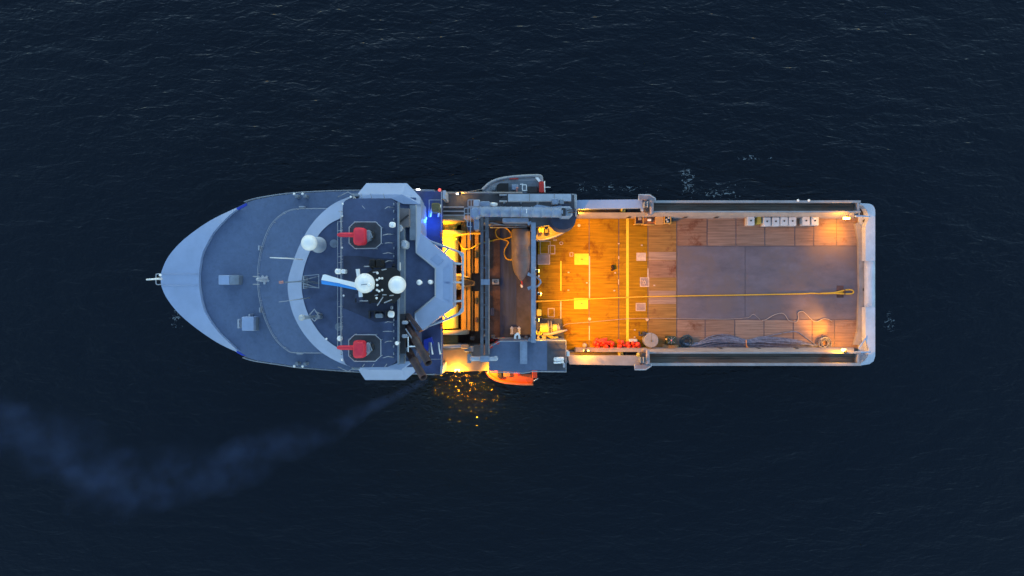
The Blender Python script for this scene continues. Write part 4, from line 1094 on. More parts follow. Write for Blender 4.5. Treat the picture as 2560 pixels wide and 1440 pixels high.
# ------------------------------------------------------------------ rail cranes (travelling)
def rail_crane(cx, cy, s, label):
    t = thing('rail_crane', P(cx, cy, 8.0), label, 'travelling crane', 'rail-mounted deck cranes')
    def Y(d): return cy + s * d
    def bx(m_, x0, d0, x1, d1, zb, zt, c=0.06):
        m_.bevbox(cx + x0, min(Y(d0), Y(d1)), cx + x1, max(Y(d0), Y(d1)), zb, zt, c)
    G = paint('rail_crane_grey', (0.23, 0.21, 0.25), 0.55, 0.2, 1.5)
    m_ = MB(); bx(m_, -8, -16, 18, 16, 8.0, 8.7); obj('carriage', m_, G, t)
    m_ = MB(); m_.poly([(cx - 16, Y(-17)), (cx - 16, Y(-26)), (cx + 10, Y(-27)), (cx + 23, Y(-18)), (cx + 23, Y(-15))], 9.2, 8.2); pf_ = obj('outboard_platform', m_, G, t)
    m_ = MB(); m_.ptube([(cx - 17, Y(-15), 9.9), (cx - 17, Y(-28), 9.9), (cx + 10, Y(-28), 9.9), (cx + 24, Y(-19), 9.9), (cx + 24, Y(-14), 9.9)], 0.09, 6); obj('platform_rail', m_, RAILM, pf_)
    for k in (-3, 4, 11):
        m_ = MB(); bx(m_, k, -12, k + 3, 3, 8.7, 10.2); obj('actuator', m_, MIDG if k != 4 else PALE2, t)
    m_ = MB(); m_.pcyl((cx + 15, Y(-14), 10.0), (cx + 15, Y(20), 9.6), 0.28, 0.24, 14); obj('crane_arm', m_, G, t)
    m_ = MB(); bx(m_, -2, 3, 12, 14, 8.7, 9.8, 0.1); obj('motor_block', m_, DARKM, t)
    m_ = MB(); m_.pcyl((cx - 12, Y(8), 8.6), (cx + 1, Y(8), 8.6), 0.28); obj('hydraulic_cylinder', m_, PALE if s > 0 else YELO, t)
    m_ = MB(); bx(m_, 3, 14, 16, 24, 8.2, 9.2, 0.12); obj('gripper', m_, G, t)
    return t
rail_crane(1614, 515, 1, 'grey travelling crane straddling the upper cargo rail beside the yellow frames')
rail_crane(1604, 896, -1, 'grey travelling crane straddling the lower cargo rail beside the red buoys')
for x, y in ((1559, 525), (1553, 885)):
    t = thing('rail_carriage', P(x, y, 6.6), 'small yellow carriage block in the gutter beside the ' + ('upper' if y < 700 else 'lower') + ' side beam', 'carriage')
    m_ = MB(); m_.bevbox(x - 6, y - 5, x + 5, y + 5, 6.6, 7.8, 0.1); obj('carriage_body', m_, YELO, t)
    m_ = MB(); m_.bevbox(x - 2, y - 2, x + 2, y + 2, 7.8, 7.9, 0.02); obj('carriage_port', m_, DARKM, t)
    m_ = MB(); m_.bevbox(x + 9, y - 4, x + 17, y + 5, 6.6, 7.5, 0.05); obj('buffer', m_, DARKM, t)

# ------------------------------------------------------------------ boats
def rescue_boat(s, pts, x0, x1, label, tube_mat, hull_mat, name):
    """pts: outer sheer line in pixels (bow to stern); inner side at the ship"""
    z = 8.6 if s > 0 else 7.4
    ys = 480 if s > 0 else 928
    t = thing(name, P((x0 + x1) / 2, ys, 6.5), label, 'rescue boat')
    sheer = smoothpts(pts, 4)
    o_ = PP(sheer, z)
    cyw = P(0, ys + s * 8, z).y
    m_ = MB()
    # mirrored outline around the boat's own centre line, hull loft down to a keel
    mir = [Vector((p.x, 2 * cyw - p.y, z)) for p in o_]
    loop = o_ + mir[::-1]
    def sh(k, kx, zz):
        xm = o_[-1].x
        return [Vector((xm + (p.x - xm) * kx, cyw + (p.y - cyw) * k, zz)) for p in loop]
    m_.prism(sh(1.0, 1.0, z - 0.05), sh(0.75, 0.96, z - 1.3), True)
    hull = obj('boat_hull', m_, hull_mat, t)
    m_ = MB(); m_.tube([p + Vector((0, -s * 0.12, 0)) for p in o_], 0.22, 8); obj('fender_tube', m_, tube_mat, t)
    m_ = MB(); m_.tube([p + Vector((0, s * 0.12, 0)) for p in mir], 0.22, 8); obj('fender_tube', m_, tube_mat, t)
    m_ = MB(); m_.prism(sh(0.72, 0.80, z + 0.02), sh(0.72, 0.80, z - 0.3)); obj('boat_deck', m_, BOATI if s > 0 else hull_mat, t)
    return t, z
bt, z = rescue_boat(1, [(1206, 473), (1214, 465), (1226, 455), (1245, 447), (1270, 442), (1300, 439), (1330, 437.5), (1348, 437.5), (1353, 441), (1354, 452)], 1206, 1354, 'grey rescue boat with a red rear box hanging on the upper side of the hull', GREYB, GREYB, 'rescue_boat')
m_ = MB(); m_.poly([(1243, 482), (1241, 470), (1243, 462), (1249, 458), (1271, 458), (1271, 482)], z + 0.9, z); obj('canopy', m_, BLACK, bt)
m_ = MB(); m_.bevbox(1279, 461, 1296, 475, z, z + 0.7, 0.08); obj('console', m_, CRANEP, bt)
m_ = MB()
for a, b in (((1306, 462), (1316, 462)), ((1306, 462), (1306, 476)), ((1316, 462), (1316, 476)), ((1306, 476), (1318, 476)), ((1300, 461), (1308, 460))): m_.pbar((*a, z + 1.2), (*b, z + 1.2), 0.08, 0.08)
obj('seat_frame', m_, WHITE, bt)
m_ = MB(); m_.bevbox(1228, 466, 1239, 475, z, z + 0.25, 0.04); obj('bow_hatch', m_, BOATI, bt)
m_ = MB(); m_.bevbox(1318, 466, 1345, 482, z, z + 0.3, 0.05); obj('engine_well', m_, DARKM, bt)
m_ = MB(); m_.bevbox(1348, 454, 1361, 481, z, z + 1.1, 0.08); obj('red_engine_box', m_, REDB, bt)
m_ = MB(); m_.ptube([(1361, 453, z + 1.1), (1362, 481, z + 1.1)], 0.07, 5); m_.ptube([(1361, 468, z + 1), (1376, 468, z + 1)], 0.05, 5); obj('stern_rail', m_, WHITE, bt)
m_ = MB(); m_.bevbox(1274, 446, 1296, 448, z + 0.1, z + 0.3, 0.02); obj('side_strip', m_, REDB, bt)
m_ = MB(); m_.poly([(1338, 444), (1346, 443), (1352, 452), (1347, 455)], z + 0.5, z); obj('stern_bracket', m_, WHITE, bt)
m_ = MB(); m_.sphere(P(1293, 470, z + 1.15), 0.16, 8, 6, (1, 1, 0.8)); m_.bevbox(1290, 471, 1294, 479, z + 0.6, z + 1.0, 0.03); obj('red_seat', m_, paint('salmon_seat', (0.5, 0.2, 0.17), 0.6), bt)
m_ = MB(); m_.ptube([(1170, 479, 9.8), (1190, 476, 9.6), (1207, 472, 9.3)], 0.04, 5); part('boat_painter', m_, BULW)
bo, z = rescue_boat(-1, [(1216, 927), (1219, 933), (1226, 942), (1240, 951), (1260, 957), (1285, 960), (1310, 961.5), (1333, 961.5)], 1216, 1343, 'orange rescue boat lit by the side lamp, hanging below the side platform', ORANGE, ORANGE, 'rescue_boat')
m_ = MB(); m_.bevbox(1244, 922, 1256, 946, z, z + 0.6, 0.12); obj('dark_roll', m_, BLACK, bo)
m_ = MB(); m_.bevbox(1258, 922, 1276, 942, z, z + 0.4, 0.06); obj('console', m_, paint('boat_brown', (0.3, 0.16, 0.06), 0.6), bo)
m_ = MB(); m_.bevbox(1294, 924, 1300, 940, z, z + 0.9, 0.06); obj('seat', m_, REDB, bo)
m_ = MB(); m_.bevbox(1302, 924, 1329, 936, z, z + 0.35, 0.05); obj('engine_well', m_, DARKM, bo)
m_ = MB(); m_.bevbox(1331, 924, 1343, 945, z, z + 1.0, 0.08); obj('orange_engine_box', m_, paint('red_orange', (0.7, 0.07, 0.015), 0.45), bo)
m_ = MB(); m_.ptube([(1334, 952, z + 0.6), (1345, 946, z + 0.6)], 0.05, 5); obj('stern_rail', m_, WHITE, bo)

# ------------------------------------------------------------------ cargo on deck
# float tank lying on the winch deck
t = thing('mooring_float', P(1302, 630, 5), 'grey-brown bullet-shaped float with a pointed lower end, lying on the shaded deck between the gantries', 'float')
m_ = MB(); c0 = P(1302, 572, 6.3); c1 = P(1303, 702, 6.0); L = (c1 - c0).length; r = 23.5 / S(6.3)
m_.lathe(c0, c1 - c0, [(0, r * 0.9), (0.25, r), (L * 0.30, r), (L * 0.305, r * 0.985), (L * 0.31, r), (L * 0.52, r), (L * 0.525, r * 0.985), (L * 0.53, r), (L * 0.66, r * 0.96), (L * 0.78, r * 0.84), (L * 0.88, r * 0.62), (L * 0.95, r * 0.34), (L, r * 0.1)], 32)
obj('float_body', m_, FLOATM, t)
m_ = MB(); m_.ptube([(1303, 700, 6), (1305, 708, 5.7), (1306, 712, 5.4)], 0.09, 6); obj('towing_eye', m_, REDB, t)
m_ = MB(); m_.bevbox(1280, 590, 1325, 600, 5.0, 5.4, 0.05); m_.bevbox(1282, 650, 1323, 660, 5.0, 5.4, 0.05); obj('cradle', m_, DARKM, t)
m_ = MB(); m_.bevbox(1230, 697.5, 1247.5, 711, 5.0, 5.4, 0.04)
sg = tag(obj('sign_board', m_, paint('pale_board', (0.62, 0.50, 0.44), 0.6, 0.05)), 'small square pale board with dark marks on the brown winch deck', 'sign board')
m_ = MB(); m_.tube(PP([(1236, 701), (1236, 708)], 5.42), 0.05, 4); m_.tube(PP([(1241, 701), (1236, 704.5), (1241, 708)], 5.42), 0.05, 4); m_.tube(PP([(1242.5, 701), (1242.5, 708)], 5.42), 0.04, 4); obj('dark_mark', m_, DARKM, sg)
t = thing('twin_roller', P(1290, 828, 5), 'pale block with two rounded rollers at the lower end of the shaded deck', 'roller')
for x in (1279.5, 1297.5):
    m_ = MB(); m_.bevbox(x - 3.5, 817, x + 3.5, 838, 5.0, 6.4, 0.25); obj('roller', m_, PALE2, t)
m_ = MB(); m_.bevbox(1283.5, 818, 1293.5, 837, 5.0, 6.0, 0.05); obj('roller_block', m_, FLOATM, t)
m_ = MB(); m_.tube([P(x, y, 11.8) for x, y in smoothpts([(1288, 847), (1288, 840), (1291, 836), (1294, 834), (1297, 838), (1299, 847)], 3)], 0.14, 8)
tag(obj('lifting_shackle', m_, WHITE), 'white arch-shaped shackle standing at the inner edge of the side platform', 'shackle')
m_ = MB(); m_.sphere(P(1304, 713, 5.25), 0.18, 10, 8); m_.sphere(P(1304.5, 716.5, 5.2), 0.16, 10, 8)
tag(obj('small_float', m_, WHITE), 'tiny white knot just below the pointed end of the bullet-shaped float', 'float')
for k, (x, y) in enumerate(((1229, 851), (1243, 848), (1259, 847), (1226, 867), (1243, 857))):
    m_ = MB(); m_.sphere(P(x, y, 11.4 if k > 2 else 5.6), 0.26, 12, 8, (1.2, 0.8, 0.8))
    tag(obj('red_fender', m_, REDB), 'small red fender hung along the angled forward corner of the side platform', 'fender', 'red fenders at the platform corner')

# white bulk tanks
def bulk_tank(x, y, label, first=None, cap=True):
    loc = P(x, y, 5.0)
    if first:
        c = copy_tree(first); c.location = P(x, y, 6.25) - Vector((0, 0, 1.25)); c['label'] = label; c['group'] = 'white bulk tanks by the cargo rail'; return c
    loc = P(x, y, 6.25) - Vector((0, 0, 1.25))
    t = thing('bulk_tank', loc, label, 'bulk tank', 'white bulk tanks by the cargo rail')
    hx, hy = 0.49, 0.58
    m_ = MB(); m_.wbevbox(loc.x - hx, loc.y - hy, loc.x + hx, loc.y + hy, 5.18, 6.22, 0.10); obj('tank_bottle', m_, TANKW, t)
    m_ = MB()
    for z in (5.3, 5.6, 5.9, 6.15):
        m_.tube([loc + Vector((sx * (hx + 0.02), sy * (hy + 0.02), z - 5.0)) for sx, sy in ((-1, -1), (1, -1), (1, 1), (-1, 1))], 0.015, 4, True)
    for k in range(5):
        for sy in (-1, 1):
            q = loc + Vector((-hx + 2 * hx * k / 4, sy * (hy + 0.02), 0.1)); m_.cyl(q, q + Vector((0, 0, 1.08)), 0.015, n=4)
    obj('tank_cage', m_, PALE2, t)
    m_ = MB(); m_.lathe(loc + Vector((0, 0.03, 1.2)), (0, 0, 1), [(0, 0.11), (0.07, 0.11), (0.09, 0.09)], 12); obj('tank_cap', m_, BLACK, t)
    m_ = MB(); m_.wbox(loc.x - hx, loc.y - hy, loc.x + hx, loc.y + hy, 5.0, 5.16); obj('tank_pallet', m_, CARD, t)
    return t
BT = bulk_tank(1877.5, 552, 'white bulk tank standing alone ahead of the others by the upper cargo rail')
for x, y, l in ((1918, 554, 'white bulk tank leading the group of four, yellowish on its left side'),
                (1940, 554, 'second white bulk tank of the group of four, with a bluish lid area'),
                (1961, 553, 'third white bulk tank of the group of four, counted from the lone one'),
                (1982, 553, 'last white bulk tank of the group of four, beside the dark gap'),
                (2016, 552, 'white bulk tank of the rear pair, next to the dark gap'),
                (2038, 552, 'rearmost white bulk tank, with a bright patch on top, nearest the stern lamp')):
    bulk_tank(x, y, l, BT)
# bright cloth on the rearmost tank
p_ = MB(); p_.bevbox(2034, 545, 2041, 548, 6.3, 6.5, 0.03); tag(obj('white_rag', p_, WHITE), 'bright white cloth strip on top of the rearmost bulk tank', 'cloth')
m_ = MB(); m_.bevbox(1893, 539, 1904, 560, 5.0, 6.1, 0.1); tag(obj('yellow_crate', m_, paint('dull_yellow', (0.42, 0.32, 0.05), 0.6, 0.15)), 'dull yellow crate between the lone bulk tank and the group of four', 'crate')
# equipment baskets by the upper crane
def basket(x0, y0, x1, y1, label, inside, frame):
    t = thing('equipment_basket', P((x0 + x1) / 2, (y0 + y1) / 2, 5), label, 'basket')
    m_ = MB(); m_.box(x0 + 1, y0 + 1, x1 - 1, y1 - 1, 5.0, 5.9); obj('contents', m_, inside, t)
    m_ = MB()
    a = [P(x0, y0, 6.2), P(x1, y0, 6.2), P(x1, y1, 6.2), P(x0, y1, 6.2)]
    m_.tube(a, 0.09, 6, True)
    for q in a: m_.cyl(q, Vector((q.x, q.y, 5)), 0.08, n=6)
    obj('frame', m_, frame, t)
    return t
YF = paint('yellow_orange_frame', (0.62, 0.36, 0.08), 0.5, 0.1)
b = basket(1588, 540, 1608, 560, 'open yellow-framed basket with dark purple contents beside the yellow deck line', paint('purple_netting', (0.05, 0.025, 0.035), 0.8, 0.3, 4), YF)
m_ = MB(); m_.bevbox(1596, 543, 1604, 550, 5.9, 6.2, 0.05); obj('tool_bag', m_, BULW, b)
t = thing('hose_box', P(1624, 552, 5), 'orange-brown tray with a white cylinder and a black clamp, between the two framed baskets', 'tray')
m_ = MB(); m_.bevbox(1610, 544, 1637, 561, 5.0, 5.8, 0.05); obj('tray', m_, paint('orange_brown_steel', (0.38, 0.15, 0.05), 0.6, 0.15), t)
m_ = MB(); m_.pcyl((1619, 549.5, 6.1), (1628, 549.5, 6.1), 0.16); obj('white_cylinder', m_, WHITE, t)
m_ = MB(); m_.bevbox(1628, 546, 1634, 554, 5.8, 6.3, 0.06); obj('black_clamp', m_, DARKM, t)
m_ = MB(); m_.ptube([(1609, 562, 5.9), (1636, 562, 5.9)], 0.07, 5); obj('tray_bar', m_, YF, t)
m_ = MB(); m_.bevbox(1638, 541, 1659, 560, 5.0, 6.2, 0.05); tag(obj('steel_box', m_, paint('ochre_steel', (0.50, 0.28, 0.10), 0.6, 0.12)), 'plain ochre steel box between the tray with the white cylinder and the small framed basket', 'box')
b = basket(1661, 540, 1677, 558, 'small yellow-framed basket holding dark bottles with white tops', DARKM, YF)
for x, y in ((1665, 549), (1671, 545), (1668, 554)):
    m_ = MB(); m_.lathe(P(x, y, 5.9), (0, 0, 1), [(0, 0.14), (0.35, 0.14), (0.42, 0.05)], 10); obj('gas_bottle', m_, PALE2, b)
m_ = MB(); m_.bevbox(1680, 540, 1696, 552, 5.0, 5.5, 0.05); tag(obj('deck_mat', m_, GREYD), 'flat grey-brown pad beside the small framed basket at the upper cargo rail', 'pad')

# buoys heaped by the lower rail
BP = [(1488, 856), (1484, 863), (1493, 851), (1492, 860), (1498, 866), (1503, 860), (1508, 853), (1510, 866), (1516, 861), (1517, 868), (1523, 857), (1525, 864), (1529, 869), (1530, 860),
      (1546, 853), (1557, 853), (1550, 862), (1563, 861), (1554, 867), (1571, 857), (1573, 866), (1584, 861), (1590, 855), (1588, 866), (1596, 858), (1601, 863), (1579, 868)]
bm = MB(); c = P(1488, 856, 5.3)
bm.sphere(c, 0.29, 16, 10); bm.lathe(c + Vector((0, 0, 0.26)), (0, 0, 1), [(0, 0.09), (0.10, 0.09), (0.12, 0.05)], 8)
b0 = tag(obj('mooring_buoy', bm, BUOY), 'round orange-red buoy in the heap along the lower cargo rail', 'buoy', 'orange-red buoys heaped along the lower cargo rail')
base = b0.location.copy()
for k, (x, y) in enumerate(BP):
    o = b0 if k == 0 else b0.copy()
    if k: COL.objects.link(o)
    q = P(x + random.uniform(-1, 1), y + random.uniform(-1, 1), 5.3)
    o.location = (q.x, q.y, 5.0 + (0.42 if k % 3 == 0 else 0.0))
    s = random.uniform(0.8, 1.15); o.scale = (s, s * random.uniform(0.95, 1.2), s); o.rotation_euler = (random.uniform(-0.7, 0.7), random.uniform(-0.7, 0.7), random.uniform(0, 6))
for k, pts in enumerate(([(1493, 852, 5.8), (1505, 849, 5.8), (1518, 847, 5.7)], [(1497, 854, 5.8), (1510, 853, 5.8), (1524, 857, 5.5)])):
    m_ = MB(); m_.ptube(smoothpts(pts, 4), 0.16, 8); tag(obj('rolled_lance', m_, BUOY), 'long orange-red roll lying across the buoy heap, ' + ('outer one nearest the deck middle' if k == 0 else 'inner one closest to the round buoys'), 'roll', 'orange-red rolls on the buoy heap')
m_ = MB(); m_.bevbox(1573, 848, 1594, 855, 5.0, 5.8, 0.08); tag(obj('grey_pallet_box', m_, PALE2), 'low pale grey box behind the buoys just past the end of the yellow line', 'box')
m_ = MB(); m_.lathe(P(1461, 863, 5.0), (0, 0, 1), [(0, 0.28), (0.4, 0.34), (0.7, 0.2), (0.75, 0.05)], 14); tag(obj('bollard_cap', m_, BULW), 'small pale bollard on the deck ahead of the red buoys', 'bollard')
m_ = MB(); m_.bevbox(1458, 875, 1474, 879, 7.9, 8.3, 0.05); part('rail_floodlight', m_, WHITE)
# big reel lying flat
t = thing('cable_reel', P(1628, 851, 5), 'large round grey cable reel lying flat next to the red buoys', 'cable reel')
c = Vector((P(1628, 851, 6.4).x, P(1628, 851, 6.4).y, 5.0))
m_ = MB(); m_.lathe(c, (0, 0, 1), [(0, 0.93), (0.14, 0.93)], 36); obj('lower_disc', m_, PALE2, t)
m_ = MB(); m_.lathe(c + Vector((0, 0, 0.14)), (0, 0, 1), [(0, 0.7), (1.1, 0.7)], 28); obj('cable_core', m_, DARKM, t)
m_ = MB(); m_.lathe(c + Vector((0, 0, 1.24)), (0, 0, 1), [(0, 0.93), (0.12, 0.93), (0.14, 0.9)], 40); obj('upper_disc', m_, paint('reel_grey', (0.27, 0.27, 0.30), 0.55, 0.12, 1.2), t)
m_ = MB(); m_.lathe(c + Vector((0.05, -0.06, 1.38)), (0, 0, 1), [(0, 0.1), (0.08, 0.1)], 12); m_.wbox(c.x + 0.02, c.y, c.x + 0.06, c.y + 0.9, 6.37, 6.40); obj('hub_mark', m_, OLIVE, t)
m_ = MB(); m_.pbar((1600, 838, 5.4), (1616, 836, 5.5), 0.2, 0.3); m_.bevbox(1607, 830, 1616, 838, 5, 5.7, 0.06); m_.pbar((1598, 829, 5.3), (1598, 840, 5.3), 0.15, 0.2)
tag(obj('reel_chock', m_, NAVY), 'dark blue jack and chock against the round grey reel', 'jack')
# crate and pallets
t = thing('equipment_crate', P(1679, 851, 5), 'dark green netted crate with a pink spot on top, beside the timber stack', 'crate')
m_ = MB(); m_.bevbox(1668, 841, 1690, 861, 5.0, 6.4, 0.1); obj('crate_body', m_, GREEN, t)
m_ = MB()
for a, b in (((1670, 858), (1687, 843)), ((1670, 844), (1688, 858)), ((1679, 842), (1679, 860))): m_.pbar((*a, 6.42), (*b, 6.42), 0.05, 0.04)
obj('lashing', m_, MIDG, t)
m_ = MB(); m_.sphere(P(1678.5, 851, 6.5), 0.09, 8, 6); obj('pink_tag', m_, paint('pink_tag', (0.7, 0.2, 0.25), 0.5), t)
for k in range(3):
    m_ = MB()
    for q in range(4):
        y = 862 + q * 3 + k * 0.6
        m_.pbar((1656 + k * 1.5, y, 5.1 + 0.22 * k), (1697 - k * 2, y + 1.2, 5.1 + 0.22 * k), 0.13, 0.08)
    m_.pbar((1660, 861, 5.03 + 0.22 * k), (1660, 874, 5.03 + 0.22 * k), 0.12, 0.07); m_.pbar((1690, 862, 5.03 + 0.22 * k), (1690, 874, 5.03 + 0.22 * k), 0.12, 0.07)
    tag(obj('timber_pallet', m_, CARD), ('bottom', 'middle', 'topmost')[k] + ' timber pallet of the small stack between the reel and the wire bundle', 'pallet', 'stacked timber pallets')
m_ = MB(); m_.cyl(P(1665.5, 848, 5.0), P(1665.5, 848, 6.5), 0.14, n=12); tag(obj('brass_cylinder', m_, YF), 'slim upright ochre cylinder beside the dark green crate', 'cylinder')
# wire bundle: many strands lashed in the middle
m_ = MB()
def env(x):
    pts = [(1700, 858, 6), (1722, 864, 6), (1745, 864, 7), (1770, 856, 13), (1800, 851.5, 16), (1825, 852, 15), (1850, 856, 11), (1866, 859, 8), (1880, 858, 10), (1900, 855, 13), (1925, 856, 14), (1960, 857, 13), (2000, 860, 9), (2030, 865, 5), (2050, 866, 3)]
    for a, b in zip(pts, pts[1:]):
        if a[0] <= x <= b[0]:
            u = (x - a[0]) / (b[0] - a[0]); return a[1] + (b[1] - a[1]) * u, a[2] + (b[2] - a[2]) * u
    return pts[-1][1], pts[-1][2]
for k in range(64):
    off = random.uniform(-1, 1); ph = random.uniform(0, 6.28); f = random.uniform(0.02, 0.05); am = random.uniform(0.05, 0.22)
    xa_ = random.uniform(1702, 1725); xb_ = random.uniform(1990, 2055)
    zt = random.uniform(5.05, 5.5)
    pp = []
    x = xa_
    while x < xb_:
        c_, w_ = env(x); o_ = max(-1.05, min(1.05, off + am * math.sin(f * x + ph)))
        pp.append(P(x, c_ + w_ * o_, 5.06 + (zt - 5.05) * (1 - 0.6 * o_ * o_))); x += 12
    m_.tube(pp, random.uniform(0.035, 0.06), 4)
t = thing('wire_bundle', P(1870, 858, 5), 'long lashed bundle of grey-blue wires along the lower cargo rail', 'wire bundle')
wb = obj('wire_strands', m_, WIRE, t)
wb['kind'] = 'stuff'
m_ = MB(); m_.tube([P(1866 + (0.8 if i % 2 else -0.8), 859 + 9 * math.cos(a), 5.25 + 0.4 * math.sin(a)) for i, a in enumerate([k * math.pi / 8 for k in range(16)])], 0.06, 5, True); m_.ptube([(1867, 865, 5.6), (1872, 871, 5.5), (1880, 874, 5.4)], 0.06, 5); obj('lashing', m_, paint('orange_lashing', (0.6, 0.28, 0.12), 0.7), t)
m_ = MB(); m_.ptube(smoothpts([(1885, 849, 5.15), (1925, 839, 5.15), (1975, 830, 5.15), (1995, 831, 5.15), (2020, 848, 5.15), (2040, 862, 5.15), (2050, 862, 5.2)], 5), 0.06, 5); obj('loose_strand', m_, WIRE, t)
def coil(cx, cy, r0, turns, mat, label, rx=1.0):
    m_ = MB(); pts = []
    for k in range(turns * 14):
        a = k * 2 * math.pi / 14; rr = r0 * (0.72 + 0.28 * math.sin(k * 0.37) * 0.9 + 0.1 * random.random())
        pts.append(P(cx + rr * rx * math.cos(a) + 1.5 * math.sin(k * 0.11), cy + rr * math.sin(a), 5.08 + 0.05 * (k / 14)))
    m_.tube(smoothpts([tuple(p) for p in pts], 2), 0.05, 5)
    return tag(obj('wire_coil', m_, mat), label, 'wire coil')
coil(2063, 858, 15, 9, WIRE, 'round grey wire coil at the stern end of the wire bundle')
coil(1717, 855, 17, 10, WIRET, 'dark teal tangled wire coil at the forward end of the wire bundle', 0.95)
# yellow towing line down the deck
t = thing('towing_rope', P(1700, 740, 5), 'long yellow towing rope stretched along the deck to an eye near the stern', 'rope')
m_ = MB(); m_.ptube(smoothpts([(1330, 755, 5.6), (1345, 754, 5.2), (1420, 750, 5.1), (1565, 743.5, 5.09), (1700, 740, 5.09), (1860, 737.5, 5.09), (2000, 734.5, 5.09), (2030, 733, 5.09), (2050, 734, 5.09), (2090, 732.5, 5.1), (2108, 730, 5.12)], 4), 0.075, 8); obj('rope_line', m_, ROPEY, t)
m_ = MB(); m_.ptube(smoothpts([(2050, 733.5, 5.17), (2085, 731.5, 5.17), (2112, 725.5, 5.17), (2126, 724.5, 5.15), (2133, 727, 5.15), (2133.5, 731.5, 5.15), (2128, 734.5, 5.15), (2110, 734.5, 5.17), (2085, 733.5, 5.17), (2060, 734, 5.17)], 4), 0.08, 8); obj('eye_splice', m_, ROPEY, t)
m_ = MB(); m_.bevbox(2111.5, 724, 2114, 736, 5.1, 5.32, 0.03); obj('whipping', m_, RUST, t)
m_ = MB(); m_.ptube(smoothpts([(1340, 752.5, 5.25), (1370, 751.5, 5.14), (1400, 751.5, 5.13), (1425, 750.8, 5.12)], 4), 0.07, 6); obj('doubled_tail', m_, ROPEY, t)
# loose yellow hose looped on the winch deck
m_ = MB(); m_.ptube(smoothpts([(1142, 598, 8.2), (1150, 610, 7.8), (1156, 619, 8.3), (1164, 623, 8.5), (1180, 620, 8.4), (1196, 610, 8.2), (1212, 605, 6), (1225, 603, 5.3), (1243, 598, 5.12), (1262, 597, 5.12), (1278, 592, 5.2), (1277, 582, 5.2), (1264, 570, 5.15), (1248, 569, 5.12), (1239, 578, 5.12), (1243, 592, 5.12), (1256, 598, 5.2), (1268, 602, 5.2), (1271, 608, 5.15), (1263, 622, 5.12), (1261, 635, 5.12), (1266, 646, 5.12), (1276, 650, 5.15), (1280, 648, 5.2)], 5), 0.09, 7)
tag(obj('yellow_hose', m_, ROPEY), 'looped yellow hose running from the winch drum to the bullet-shaped float', 'hose')
m_ = MB(); m_.ptube(smoothpts([(1132, 590, 9.4), (1150, 587, 9.2), (1175, 584, 9.1), (1200, 583.5, 9.0), (1203, 583.5, 9.0)], 4), 0.14, 7)
tag(obj('winch_rope', m_, ROPEY), 'taut yellow rope leading straight from the winch drum to the portal rails', 'rope')
# thin wires
def thin(pts, label, r=0.03):
    m_ = MB(); m_.ptube(smoothpts(pts, 5), r, 5); tag(obj('thin_wire', m_, THINW), label, 'wire', 'thin wires along the lower deck')
thin([(1405, 817, 5.3), (1418, 810, 5.1), (1440, 808, 5.06), (1500, 803, 5.06), (1570, 797, 5.06), (1640, 796, 5.06), (1720, 797, 5.06), (1800, 798, 5.06), (1838, 797, 5.06), (1870, 794, 5.06), (1884, 786, 5.06), (1900, 799, 5.06)], 'thin brown wire trailing along the deck from the yellow-lit corner winch')
thin([(1905, 801, 5.06), (1915, 799, 5.06), (1934, 788, 5.06), (1953, 783, 5.06), (1963, 788, 5.06), (1972, 801, 5.06), (1985, 805, 5.06), (1993, 804, 5.06), (1996, 795, 5.06), (1995, 784, 5.06), (2000, 779, 5.06), (2008, 779, 5.06), (2020, 790, 5.06), (2034, 803, 5.06), (2045, 803, 5.06), (2058, 797, 5.06), (2070, 798, 5.06), (2080, 803, 5.06)], 'thin pale wire with two humps on the deck plates near the stern', 0.045)
m_ = MB(); m_.sphere(P(1531, 667, 5.22), 0.24, 10, 8, (0.8, 1.1, 0.9)); m_.sphere(P(1533.5, 672, 5.18), 0.2, 10, 8); m_.sphere(P(1530, 675, 5.12), 0.15, 10, 8, (1.2, 0.9, 0.9))
tag(obj('dark_bundle', m_, paint('dark_canvas', (0.025, 0.012, 0.010), 0.9, 0.3)), 'small dark lump lying alone on the planks just ahead of the yellow cross line', 'bundle')

# ------------------------------------------------------------------ lamps of the ship (sodium floodlights) and added fill lamps
def flood(px, py, z, target, energy, angle=120, blend=0.6, rad=0.15, col=ORA, lens=0.14, down=0.0):
    loc = P(px, py, z); tg = P(*target); d = (tg - loc).normalized()
    m_ = MB(); m_.cyl(loc - d * 0.45, loc - d * 0.12, lens * 0.8, lens * 1.5, 14); f = part('floodlight', m_, DARKM)
    m_ = MB(); m_.cyl(loc - d * 0.11, loc - d * 0.07, lens * 1.35, n=14); obj('lamp_lens', m_, SODIUM, f)
    lamp('floodlight_beam', loc, tg, energy * LK, col, angle, rad, blend)
for y, e in ((600, 2600), (642, 2200), (800, 2600)):
    flood(1101, y, 11.7, (1128, y, 5), e * 1.1, 150)
flood(1128, 706, 12.4, (1170, 706, 5), 1500, 130)
for x, y, e in ((1347, 677, 3000), (1352, 735, 3000), (1347, 800, 2400)):
    flood(x, y, 14.1, (1610, 700 + (y - 720) * 1.2, 5), e * 4.6, 112, blend=1.0)
flood(1366, 570.5, 9.2, (1378, 590, 5.6), 1000, 150)
flood(1352, 842, 10.4, (1370, 825, 5), 1600, 140)
flood(1464, 877, 9.9, (1468, 886, 5), 1100, 165)
flood(1446, 533.5, 8.3, (1500, 541, 6), 900, 150)
flood(2117, 544, 8.0, (2078, 600, 5), 1900, 84, blend=1.0)
flood(2110, 876, 8.0, (2034, 802, 5), 8000, 46, blend=1.0)
flood(1143, 930, 9.0, (1146, 1000, 0), 8000, 150, rad=0.18)
plamp('side_lamp_glow', P(1143, 930.5, 8.6), 1500 * LK, ORA, 0.25)
flood(1219, 930, 9.8, (1252, 945, 7.4), 2300, 150, lens=0.1)  # added lamp to brighten the orange boat's bow, not a ship fitting
